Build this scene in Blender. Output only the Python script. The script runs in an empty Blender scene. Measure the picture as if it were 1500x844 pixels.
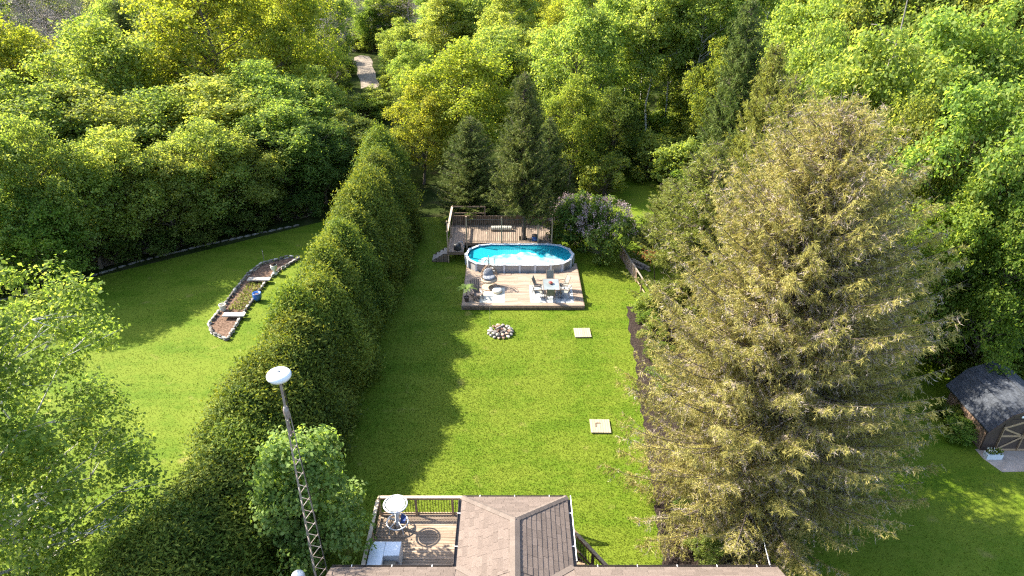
import bpy, bmesh, math, random
import numpy as np
from mathutils import Vector, Matrix

S = bpy.context.scene
C = S.collection
R_ = math.radians
random.seed(7)

# ------------------------------------------------------------ camera, sky, sun, exposure
CAM_H, PITCH, FPX = 23.0, 29.0, 1000.0
SP, CP = math.sin(R_(PITCH)), math.cos(R_(PITCH))
cd = bpy.data.cameras.new('camera')
cam = bpy.data.objects.new('camera', cd)
C.objects.link(cam)
cd.sensor_width = 36.0
cd.lens = 24.0
cd.clip_start, cd.clip_end = 0.5, 3000
cam.location = (0, 0, CAM_H)
cam.rotation_euler = (R_(90 - PITCH), 0, 0)
S.camera = cam

SUN_EL, SUN_AZ = 43.0, -68.0          # azimuth clockwise from +Y (the sun stands to the left, beyond the trees)
W = bpy.data.worlds.new('World')
S.world = W
W.use_nodes = True
nt = W.node_tree
sky = nt.nodes.new('ShaderNodeTexSky')
sky.sky_type = 'NISHITA'
sky.sun_disc = False
sky.sun_elevation = R_(SUN_EL)
sky.sun_rotation = R_(SUN_AZ)
sky.air_density = 1.0
sky.dust_density = 1.5
nt.links.new(sky.outputs[0], nt.nodes['Background'].inputs[0])
nt.nodes['Background'].inputs[1].default_value = 0.15
ld = bpy.data.lights.new('sun', 'SUN')
sun = bpy.data.objects.new('sun', ld)
C.objects.link(sun)
ld.energy = 4.5
ld.angle = R_(0.53)
ld.color = (1.0, 0.93, 0.80)
sdir = Vector((math.sin(R_(SUN_AZ)) * math.cos(R_(SUN_EL)), math.cos(R_(SUN_AZ)) * math.cos(R_(SUN_EL)), math.sin(R_(SUN_EL))))
sun.rotation_euler = sdir.to_track_quat('Z', 'Y').to_euler()
sun.location = (-60, 40, 60)
S.view_settings.view_transform = 'Standard'
S.view_settings.look = 'None'
S.view_settings.gamma = 1.0
S.view_settings.exposure = 2.12
S.view_settings.use_curve_mapping = False
S.render.engine = 'CYCLES'
S.cycles.max_bounces = 7
S.cycles.diffuse_bounces = 3
S.cycles.transmission_bounces = 5
S.cycles.caustics_reflective = False
S.cycles.caustics_refractive = False
S.cycles.sample_clamp_indirect = 6
S.cycles.use_denoising = False
S.cycles.pixel_filter_type = 'BLACKMAN_HARRIS'
S.cycles.filter_width = 1.25


def ray(px, py):
    u, v = (px - 750) / FPX, (py - 422) / FPX
    return u, CP - v * SP, -(SP + v * CP)


def at(px, py, z=0.0):
    """point of height z seen at a pixel of the 1500 x 844 photograph"""
    dx, dy, dz = ray(px, py)
    t = (z - CAM_H) / dz
    return Vector((dx * t, dy * t, z))


def apex(px, py, Y):
    """x, height and metres per pixel of a top seen at a pixel when it stands at distance Y"""
    dx, dy, dz = ray(px, py)
    t = Y / dy
    return dx * t, CAM_H + dz * t, t / FPX


# ------------------------------------------------------------ materials
def N(nt, t, **kw):
    n = nt.nodes.new(t)
    for k, v in kw.items():
        setattr(n, k, v)
    return n


def base(name):
    m = bpy.data.materials.new(name)
    m.use_nodes = True
    t = m.node_tree
    return m, t, t.nodes['Principled BSDF']


def c4(c):
    return (c[0], c[1], c[2], 1.0)


def surf(name, stops, scale=3.0, stretch=(1, 1, 1), rough=0.75, bump=0.0, bscale=None, var=0.0, spec=0.3,
         metal=0.0, detail=6.0, coord='pos', lo=0.3, hi=0.7, bdist=0.02):
    """noise-coloured procedural material; var = value change from one object to the next"""
    m, t, b = base(name)
    L = t.links.new
    if coord == 'pos':
        src = N(t, 'ShaderNodeNewGeometry').outputs['Position']
    else:
        src = N(t, 'ShaderNodeTexCoord').outputs['Object']
    mp = N(t, 'ShaderNodeMapping')
    mp.inputs['Scale'].default_value = stretch
    L(src, mp.inputs['Vector'])
    nz = N(t, 'ShaderNodeTexNoise')
    nz.inputs['Scale'].default_value = scale
    nz.inputs['Detail'].default_value = detail
    nz.inputs['Roughness'].default_value = 0.6
    L(mp.outputs[0], nz.inputs['Vector'])
    rp = N(t, 'ShaderNodeValToRGB')
    e = rp.color_ramp.elements
    n = len(stops)
    e[0].position, e[0].color = lo, c4(stops[0])
    e[1].position, e[1].color = hi, c4(stops[-1])
    for i in range(1, n - 1):
        x = e.new(lo + (hi - lo) * i / (n - 1))
        x.color = c4(stops[i])
    L(nz.outputs['Fac'], rp.inputs['Fac'])
    col = rp.outputs['Color']
    if var:
        oi = N(t, 'ShaderNodeObjectInfo')
        mr = N(t, 'ShaderNodeMapRange')
        mr.inputs['To Min'].default_value = 1 - var
        mr.inputs['To Max'].default_value = 1 + var
        L(oi.outputs['Random'], mr.inputs['Value'])
        hs = N(t, 'ShaderNodeHueSaturation')
        L(mr.outputs[0], hs.inputs['Value'])
        L(col, hs.inputs['Color'])
        col = hs.outputs['Color']
    L(col, b.inputs['Base Color'])
    b.inputs['Roughness'].default_value = rough
    b.inputs['Specular IOR Level'].default_value = spec
    b.inputs['Metallic'].default_value = metal
    if bump:
        nb = N(t, 'ShaderNodeTexNoise')
        nb.inputs['Scale'].default_value = bscale or scale * 4
        nb.inputs['Detail'].default_value = 4
        L(mp.outputs[0], nb.inputs['Vector'])
        bp = N(t, 'ShaderNodeBump')
        bp.inputs['Strength'].default_value = bump
        bp.inputs['Distance'].default_value = bdist
        L(nb.outputs['Fac'], bp.inputs['Height'])
        L(bp.outputs[0], b.inputs['Normal'])
    return m


def leaf(name, stops, trans=0.35, tcol=None, var=0.18, rough=0.65, spec=0.12, clump=0.0):
    """leaves: each leaf its own tint, light passing through"""
    m, t, b = base(name)
    L = t.links.new
    ge = N(t, 'ShaderNodeNewGeometry')
    rp = N(t, 'ShaderNodeValToRGB')
    e = rp.color_ramp.elements
    e[0].position, e[0].color = 0.0, c4(stops[0])
    e[1].position, e[1].color = 1.0, c4(stops[-1])
    for i in range(1, len(stops) - 1):
        x = e.new(i / (len(stops) - 1))
        x.color = c4(stops[i])
    nz = N(t, 'ShaderNodeTexNoise')
    nz.inputs['Scale'].default_value = 0.55
    nz.inputs['Detail'].default_value = 2
    L(ge.outputs['Position'], nz.inputs['Vector'])
    ad = N(t, 'ShaderNodeMath', operation='MULTIPLY_ADD')
    ad.inputs[1].default_value = 1.1
    ad.inputs[2].default_value = -0.55
    L(nz.outputs['Fac'], ad.inputs[0])
    a2 = N(t, 'ShaderNodeMath', operation='ADD', use_clamp=True)
    L(ge.outputs['Random Per Island'], a2.inputs[0])
    L(ad.outputs[0], a2.inputs[1])
    L(a2.outputs[0], rp.inputs['Fac'])
    oi = N(t, 'ShaderNodeObjectInfo')
    mr = N(t, 'ShaderNodeMapRange')
    mr.inputs['To Min'].default_value = 1 - var
    mr.inputs['To Max'].default_value = 1 + var
    L(oi.outputs['Random'], mr.inputs['Value'])
    mh = N(t, 'ShaderNodeMapRange')
    mh.inputs['To Min'].default_value = 0.5 - var * 0.11
    mh.inputs['To Max'].default_value = 0.5 + var * 0.11
    sm = N(t, 'ShaderNodeMath', operation='FRACT')
    s7 = N(t, 'ShaderNodeMath', operation='MULTIPLY')
    s7.inputs[1].default_value = 7.31
    L(oi.outputs['Random'], s7.inputs[0])
    L(s7.outputs[0], sm.inputs[0])
    L(sm.outputs[0], mh.inputs['Value'])
    hs = N(t, 'ShaderNodeHueSaturation')
    L(mr.outputs[0], hs.inputs['Value'])
    L(mh.outputs[0], hs.inputs['Hue'])
    L(rp.outputs['Color'], hs.inputs['Color'])
    L(hs.outputs['Color'], b.inputs['Base Color'])
    b.inputs['Roughness'].default_value = rough
    b.inputs['Specular IOR Level'].default_value = spec
    if trans:
        tr = N(t, 'ShaderNodeBsdfTranslucent')
        mx = N(t, 'ShaderNodeMix', data_type='RGBA', blend_type='MULTIPLY')
        mx.inputs['Factor'].default_value = 1.0
        L(hs.outputs['Color'], mx.inputs['A'])
        mx.inputs['B'].default_value = c4(tcol or (1.95, 1.75, 0.85))
        L(mx.outputs['Result'], tr.inputs['Color'])
        ms = N(t, 'ShaderNodeMixShader')
        ms.inputs[0].default_value = trans
        L(b.outputs[0], ms.inputs[1])
        L(tr.outputs[0], ms.inputs[2])
        L(ms.outputs[0], t.nodes['Material Output'].inputs['Surface'])
    return m


M = {}
M['forest_floor'] = surf('forest_floor', [(0.012, 0.02, 0.005), (0.026, 0.036, 0.010), (0.045, 0.042, 0.02)], 0.6, bump=0.6, bscale=3, bdist=0.1, spec=0.0)
def turf(name, blades):
    m, t, b = base(name)
    L = t.links.new
    ge = N(t, 'ShaderNodeNewGeometry')

    def noise(scale, st, det):
        mp = N(t, 'ShaderNodeMapping')
        mp.inputs['Scale'].default_value = st
        L(ge.outputs['Position'], mp.inputs['Vector'])
        n = N(t, 'ShaderNodeTexNoise')
        n.inputs['Scale'].default_value = scale
        n.inputs['Detail'].default_value = det
        L(mp.outputs[0], n.inputs['Vector'])
        return n.outputs['Fac']

    def madd(a, k, c):
        n = N(t, 'ShaderNodeMath', operation='MULTIPLY_ADD')
        L(a, n.inputs[0])
        n.inputs[1].default_value = k
        if isinstance(c, float): n.inputs[2].default_value = c
        else: L(c, n.inputs[2])
        return n.outputs[0]
    f = madd(noise(0.35, (1, 1.3, 1), 6), 1.1, -0.38)          # broad patches
    f = madd(noise(1.5, (0.04, 0.75, 0.0), 1), 0.4, f)         # mowing bands across the lawn
    f = madd(noise(3.0, (0.7, 1.2, 1), 5), 0.45, f)             # tufts
    if blades:
        f = madd(ge.outputs['Random Per Island'], 0.2, f)
    else:
        f = madd(noise(40, (1, 1, 1), 3), 0.35, f)
    rp = N(t, 'ShaderNodeValToRGB')
    e = rp.color_ramp.elements
    cols = [(0.035, 0.069, 0.003), (0.052, 0.092, 0.004), (0.068, 0.110, 0.005), (0.098, 0.130, 0.010)]
    e[0].position, e[0].color = 0.2, c4(cols[0])
    e[1].position, e[1].color = 0.85, c4(cols[3])
    for p_, c_ in ((0.42, cols[1]), (0.62, cols[2])):
        x = e.new(p_)
        x.color = c4(c_)
    L(f, rp.inputs['Fac'])
    dm = N(t, 'ShaderNodeMapRange')
    dm.inputs['From Min'].default_value = 0.64
    dm.inputs['From Max'].default_value = 0.76
    dm.inputs['To Max'].default_value = 0.55
    L(noise(0.8, (1, 1, 1), 4), dm.inputs['Value'])
    mx = N(t, 'ShaderNodeMix', data_type='RGBA')
    L(dm.outputs[0], mx.inputs['Factor'])
    L(rp.outputs['Color'], mx.inputs['A'])
    mx.inputs['B'].default_value = (0.20, 0.165, 0.05, 1)
    L(mx.outputs['Result'], b.inputs['Base Color'])
    b.inputs['Roughness'].default_value = 0.8
    b.inputs['Specular IOR Level'].default_value = 0.1
    if blades:
        tr = N(t, 'ShaderNodeBsdfTranslucent')
        L(mx.outputs['Result'], tr.inputs['Color'])
        ms = N(t, 'ShaderNodeMixShader')
        ms.inputs[0].default_value = 0.3
        L(b.outputs[0], ms.inputs[1])
        L(tr.outputs[0], ms.inputs[2])
        L(ms.outputs[0], t.nodes['Material Output'].inputs['Surface'])
    return m


M['lawn'] = turf('lawn', False)
M['grass'] = turf('grass', True)
M['mulch'] = surf('mulch', [(0.012, 0.010, 0.009), (0.032, 0.024, 0.02), (0.062, 0.047, 0.038)], 9, rough=0.95, bump=1.0, bscale=22, bdist=0.05, spec=0.0)
M['soil'] = surf('soil', [(0.05, 0.032, 0.022), (0.13, 0.085, 0.06), (0.21, 0.14, 0.10)], 8, rough=0.95, bump=1.0, bscale=20, bdist=0.05, spec=0.0)
M['gravel'] = surf('gravel', [(0.13, 0.11, 0.085), (0.20, 0.165, 0.13), (0.26, 0.225, 0.18)], 1.5, rough=0.9, bump=0.4, bscale=12, spec=0.0)
M['concrete'] = surf('concrete', [(0.26, 0.21, 0.17), (0.36, 0.30, 0.25)], 2.5, rough=0.9, bump=0.2, spec=0.0)
M['pale_stone'] = surf('pale_stone', [(0.19, 0.17, 0.14), (0.31, 0.285, 0.25), (0.42, 0.395, 0.355)], 5, rough=0.85, bump=0.5, var=0.25)
M['dark_stone'] = surf('dark_stone', [(0.06, 0.055, 0.047), (0.115, 0.106, 0.092), (0.18, 0.17, 0.15)], 5, rough=0.9, bump=0.5, var=0.25)
M['brown_stone'] = surf('brown_stone', [(0.18, 0.10, 0.06), (0.34, 0.22, 0.15), (0.5, 0.4, 0.32)], 5, rough=0.9, bump=0.5, var=0.3)
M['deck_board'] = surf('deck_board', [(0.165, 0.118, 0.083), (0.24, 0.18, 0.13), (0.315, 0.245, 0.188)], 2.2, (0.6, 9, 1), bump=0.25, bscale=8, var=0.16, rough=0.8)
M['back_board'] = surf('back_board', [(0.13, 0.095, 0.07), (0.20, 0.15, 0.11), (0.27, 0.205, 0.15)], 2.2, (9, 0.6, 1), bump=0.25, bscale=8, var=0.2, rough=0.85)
M['house_board'] = surf('house_board', [(0.15, 0.105, 0.068), (0.25, 0.185, 0.128), (0.33, 0.25, 0.18)], 2.5, (0.6, 9, 1), bump=0.3, bscale=8, var=0.2, rough=0.85)
M['rail_wood'] = surf('rail_wood', [(0.17, 0.11, 0.065), (0.30, 0.21, 0.13), (0.40, 0.30, 0.20)], 4, (3, 3, 1), bump=0.2, var=0.12, rough=0.8)
M['rail_top'] = surf('rail_top', [(0.30, 0.23, 0.16), (0.45, 0.36, 0.26)], 4, (3, 3, 1), bump=0.2, var=0.08, rough=0.8)
M['dark_wood'] = surf('dark_wood', [(0.07, 0.05, 0.035), (0.13, 0.09, 0.06), (0.19, 0.135, 0.09)], 4, (3, 3, 1), bump=0.2, var=0.15, rough=0.85)
M['lid_wood'] = surf('lid_wood', [(0.235, 0.195, 0.125), (0.31, 0.265, 0.18)], 3, (9, 0.7, 1), bump=0.15, var=0.1, rough=0.8)
M['grey_wood'] = surf('grey_wood', [(0.18, 0.15, 0.12), (0.29, 0.25, 0.205)], 3, (4, 4, 1), bump=0.2, var=0.15)
M['shingle'] = surf('shingle', [(0.088, 0.067, 0.054), (0.122, 0.094, 0.077), (0.158, 0.124, 0.102)], 30, bump=0.6, bscale=90, var=0.14, rough=0.95, spec=0.15, bdist=0.01)
M['ridge_cap'] = surf('ridge_cap', [(0.112, 0.088, 0.072), (0.148, 0.118, 0.097)], 30, bump=0.6, bscale=90, var=0.1, rough=0.95, spec=0.15, bdist=0.01)
M['shed_shingle'] = surf('shed_shingle', [(0.03, 0.034, 0.041), (0.048, 0.053, 0.063), (0.07, 0.077, 0.089)], 12, bump=0.5, bscale=60, var=0.22, rough=0.9, spec=0.15)
M['shed_wall'] = surf('shed_wall', [(0.16, 0.10, 0.07), (0.25, 0.17, 0.12)], 4, (6, 6, 0.6), bump=0.2, var=0.1)
M['shed_dark'] = surf('shed_dark', [(0.045, 0.03, 0.024), (0.075, 0.05, 0.04)], 4, (6, 6, 0.6), bump=0.2, var=0.1)
M['shed_trim'] = surf('shed_trim', [(0.24, 0.155, 0.09), (0.36, 0.25, 0.155)], 5, bump=0.2)
M['brick_wall'] = surf('brick_wall', [(0.25, 0.2, 0.16), (0.36, 0.3, 0.25)], 3)
M['white_paint'] = surf('white_paint', [(0.70, 0.70, 0.68), (0.80, 0.80, 0.78)], 3, rough=0.45)
M['white_plastic'] = surf('white_plastic', [(0.52, 0.53, 0.54), (0.62, 0.63, 0.63)], 2.5, rough=0.35, spec=0.4)
M['pool_rim'] = surf('pool_rim', [(0.42, 0.445, 0.47), (0.54, 0.56, 0.58)], 2, rough=0.4)
M['pool_wall'] = surf('pool_wall', [(0.26, 0.25, 0.24), (0.38, 0.36, 0.345)], 2.5, (1, 1, 0.3), rough=0.5, var=0.05)
M['liner'] = surf('liner', [(0.03, 0.30, 0.46), (0.06, 0.42, 0.58)], 2, rough=0.5)
M['black_metal'] = surf('black_metal', [(0.012, 0.012, 0.013), (0.03, 0.03, 0.03)], 6, rough=0.45)
M['gutter'] = surf('gutter', [(0.035, 0.028, 0.024), (0.07, 0.055, 0.045)], 4, rough=0.5)
M['galv'] = surf('galvanised_steel', [(0.18, 0.18, 0.175), (0.28, 0.28, 0.275)], 6, rough=0.45, metal=0.6)
M['rust'] = surf('rusted_steel', [(0.12, 0.075, 0.055), (0.19, 0.15, 0.125), (0.25, 0.23, 0.215)], 5, rough=0.75)
M['rug'] = surf('rug', [(0.40, 0.38, 0.30), (0.5, 0.475, 0.39)], 12, rough=0.95)
M['pattern_rug'] = surf('pattern_rug', [(0.07, 0.10, 0.13), (0.22, 0.24, 0.25), (0.36, 0.36, 0.355), (0.42, 0.415, 0.4)], 2.6, rough=0.95, lo=0.32, hi=0.6, detail=3)
M['wicker'] = surf('wicker', [(0.16, 0.10, 0.065), (0.30, 0.21, 0.14)], 20, rough=0.8)
M['cushion'] = surf('cushion', [(0.15, 0.16, 0.18), (0.23, 0.24, 0.26)], 8, rough=0.9)
M['sling'] = surf('sling', [(0.15, 0.155, 0.13), (0.21, 0.21, 0.18)], 20, rough=0.85)
M['chair_frame'] = surf('chair_frame', [(0.12, 0.09, 0.07), (0.22, 0.17, 0.13)], 8, rough=0.5)
M['glass_top'] = surf('glass_top', [(0.13, 0.15, 0.15), (0.2, 0.22, 0.22)], 3, rough=0.08, spec=0.6)
M['adirondack'] = surf('adirondack', [(0.09, 0.07, 0.06), (0.19, 0.15, 0.125)], 8, rough=0.7, var=0.15)
M['dark_pot'] = surf('dark_pot', [(0.04, 0.03, 0.028), (0.08, 0.06, 0.05)], 6, rough=0.5)
M['blue_glaze'] = surf('blue_glaze', [(0.015, 0.06, 0.25), (0.04, 0.14, 0.42)], 6, rough=0.25, spec=0.5)
M['pale_plaster'] = surf('pale_plaster', [(0.48, 0.45, 0.37), (0.62, 0.60, 0.52)], 6, rough=0.8)
M['red_plastic'] = surf('red_plastic', [(0.16, 0.02, 0.02), (0.25, 0.04, 0.035)], 5, rough=0.5)
M['blue_cloth'] = surf('blue_cloth', [(0.02, 0.035, 0.12), (0.05, 0.08, 0.2)], 8, rough=0.9)
M['beige_cloth'] = surf('beige_cloth', [(0.15, 0.125, 0.09), (0.22, 0.185, 0.14)], 8, rough=0.9)
M['cover_sheet'] = surf('cover_sheet', [(0.52, 0.68, 0.70), (0.74, 0.79, 0.79), (0.80, 0.82, 0.81)], 1.6, rough=0.5, bump=0.5, bscale=6, lo=0.3, hi=0.5)
M['bark'] = surf('bark', [(0.045, 0.034, 0.025), (0.10, 0.078, 0.06), (0.16, 0.13, 0.105)], 5, (3, 3, 0.5), bump=0.6, bscale=14, rough=0.95)
M['red_bark'] = surf('red_bark', [(0.085, 0.045, 0.03), (0.17, 0.095, 0.065)], 5, (3, 3, 0.5), bump=0.6, bscale=14, rough=0.95)
M['pale_bark'] = surf('pale_bark', [(0.20, 0.18, 0.15), (0.42, 0.39, 0.34), (0.55, 0.52, 0.46)], 3, (2, 2, 2.5), bump=0.3, rough=0.9)
M['grey_bark'] = surf('grey_bark', [(0.14, 0.12, 0.105), (0.25, 0.22, 0.195)], 5, (3, 3, 0.6), bump=0.4, rough=0.95)
M['siding'] = surf('siding', [(0.42, 0.45, 0.48), (0.52, 0.55, 0.57)], 2, rough=0.7)
M['far_roof'] = surf('far_roof', [(0.16, 0.15, 0.15), (0.24, 0.23, 0.22)], 2, rough=0.9)
M['window_glass'] = surf('window_glass', [(0.01, 0.012, 0.018), (0.03, 0.035, 0.05)], 3, rough=0.1, spec=0.6)
M['embers'] = surf('charcoal_ash', [(0.05, 0.04, 0.035), (0.2, 0.18, 0.16)], 8, rough=0.95, bump=0.5)
# leaves
M['leaf_mid'] = leaf('leaf_mid', [(0.064, 0.112, 0.016), (0.112, 0.172, 0.026), (0.162, 0.218, 0.038), (0.21, 0.25, 0.055)], 0.58)
M['leaf_bright'] = leaf('leaf_bright', [(0.095, 0.150, 0.028), (0.155, 0.220, 0.044), (0.205, 0.265, 0.06), (0.26, 0.30, 0.085)], 0.6)
M['leaf_yellow'] = leaf('leaf_yellow', [(0.125, 0.165, 0.02), (0.195, 0.235, 0.03), (0.245, 0.272, 0.04), (0.29, 0.285, 0.055)], 0.58, (1.75, 1.65, 0.7), 0.1)
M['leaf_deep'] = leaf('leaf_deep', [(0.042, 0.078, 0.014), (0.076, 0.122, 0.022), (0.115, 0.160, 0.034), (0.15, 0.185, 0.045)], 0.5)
M['leaf_maple'] = leaf('leaf_maple', [(0.095, 0.16, 0.03), (0.15, 0.23, 0.05), (0.20, 0.285, 0.075), (0.25, 0.32, 0.10)], 0.5, (1.4, 1.35, 0.6), 0.0)
M['cedar'] = leaf('cedar', [(0.034, 0.060, 0.010), (0.082, 0.118, 0.016), (0.138, 0.175, 0.024), (0.20, 0.22, 0.035)], 0.36, None, 0.14)
M['spruce_tan'] = leaf('spruce_tan', [(0.145, 0.144, 0.036), (0.225, 0.212, 0.056), (0.295, 0.265, 0.08), (0.36, 0.31, 0.115)], 0.36, (1.3, 1.2, 0.7), 0.06)
M['spruce_twig'] = leaf('spruce_twig', [(0.20, 0.155, 0.12), (0.31, 0.255, 0.20), (0.42, 0.355, 0.285)], 0.2, (1, 1, 1), 0.06)
M['spruce_olive'] = leaf('spruce_olive', [(0.10, 0.125, 0.022), (0.175, 0.198, 0.036), (0.24, 0.245, 0.055)], 0.38, (1.3, 1.2, 0.7), 0.12)
M['spruce_dark'] = leaf('spruce_dark', [(0.048, 0.076, 0.016), (0.094, 0.126, 0.027), (0.15, 0.172, 0.042)], 0.32, (1.2, 1.2, 0.8), 0.12)
M['lilac'] = leaf('lilac_flower', [(0.28, 0.195, 0.20), (0.41, 0.30, 0.295), (0.53, 0.42, 0.40)], 0.25, (1, 1, 1), 0.05)
M['twig_brown'] = leaf('twig_brown', [(0.10, 0.08, 0.062), (0.17, 0.14, 0.11), (0.24, 0.20, 0.165)], 0.0, None, 0.12)
M['palm'] = leaf('palm', [(0.06, 0.13, 0.02), (0.12, 0.2, 0.04), (0.2, 0.26, 0.07)], 0.3, (1.3, 1.3, 0.6), 0.0)
M['dead_orange'] = leaf('dead_orange', [(0.22, 0.09, 0.03), (0.34, 0.16, 0.05)], 0.25, (1.2, 1, 0.7), 0.05)
M['white_blossom'] = leaf('white_blossom', [(0.4, 0.42, 0.34), (0.6, 0.6, 0.52)], 0.2, (1, 1, 1), 0.05)


def water_mat():
    m, t, b = base('pool_water')
    b.inputs['Base Color'].default_value = (0.35, 0.85, 0.95, 1)
    b.inputs['Roughness'].default_value = 0.03
    b.inputs['IOR'].default_value = 1.33
    b.inputs['Transmission Weight'].default_value = 0.2
    b.inputs['Base Color'].default_value = (0.012, 0.25, 0.315, 1)
    nz = N(t, 'ShaderNodeTexNoise')
    nz.inputs['Scale'].default_value = 3.0
    ge = N(t, 'ShaderNodeNewGeometry')
    t.links.new(ge.outputs['Position'], nz.inputs['Vector'])
    bp = N(t, 'ShaderNodeBump')
    bp.inputs['Strength'].default_value = 0.25
    bp.inputs['Distance'].default_value = 0.05
    t.links.new(nz.outputs['Fac'], bp.inputs['Height'])
    t.links.new(bp.outputs[0], b.inputs['Normal'])
    return m


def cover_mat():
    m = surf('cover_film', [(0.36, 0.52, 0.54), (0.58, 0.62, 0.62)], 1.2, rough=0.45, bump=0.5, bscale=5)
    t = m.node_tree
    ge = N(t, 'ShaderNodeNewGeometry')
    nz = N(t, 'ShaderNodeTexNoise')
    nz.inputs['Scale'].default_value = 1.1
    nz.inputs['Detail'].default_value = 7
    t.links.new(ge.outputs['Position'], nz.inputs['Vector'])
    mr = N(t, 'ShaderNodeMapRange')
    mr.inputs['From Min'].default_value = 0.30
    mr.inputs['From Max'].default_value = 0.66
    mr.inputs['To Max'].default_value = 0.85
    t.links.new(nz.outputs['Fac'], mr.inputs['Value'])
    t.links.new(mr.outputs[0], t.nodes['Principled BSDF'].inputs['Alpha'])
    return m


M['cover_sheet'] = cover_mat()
M['water'] = water_mat()


# ------------------------------------------------------------ mesh helpers
def tag(o, label=None, cat=None, group=None, kind=None):
    if label: o['label'] = label
    if cat: o['category'] = cat
    if group: o['group'] = group
    if kind: o['kind'] = kind
    return o


def thing(name, label, cat, loc=(0, 0, 0), rz=0.0, group=None):
    o = bpy.data.objects.new(name, None)
    C.objects.link(o)
    o.empty_display_size = 0.2
    o.location = loc
    o.rotation_euler = (0, 0, rz)
    return tag(o, label, cat, group)


def put(name, me, parent=None, loc=None, rz=None):
    o = bpy.data.objects.new(name, me)
    C.objects.link(o)
    if parent is not None: o.parent = parent
    if loc is not None: o.location = loc
    if rz is not None: o.rotation_euler = (0, 0, rz)
    return o


def copy_tree(o, parent=None):
    c = o.copy()
    C.objects.link(c)
    c.parent = parent
    for ch in o.children:
        copy_tree(ch, c)
    return c


def mesh_np(name, V, F, mat, smooth=False):
    me = bpy.data.meshes.new(name)
    V = np.ascontiguousarray(V, dtype=np.float32)
    F = np.ascontiguousarray(F, dtype=np.int32)
    m, k = F.shape
    me.vertices.add(len(V))
    me.vertices.foreach_set('co', V.ravel())
    me.loops.add(m * k)
    me.loops.foreach_set('vertex_index', F.ravel())
    me.polygons.add(m)
    me.polygons.foreach_set('loop_start', np.arange(0, m * k, k, dtype=np.int32))
    if smooth:
        me.polygons.foreach_set('use_smooth', np.ones(m, dtype=bool))
    me.update(calc_edges=True)
    me.materials.append(mat)
    return me


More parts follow.
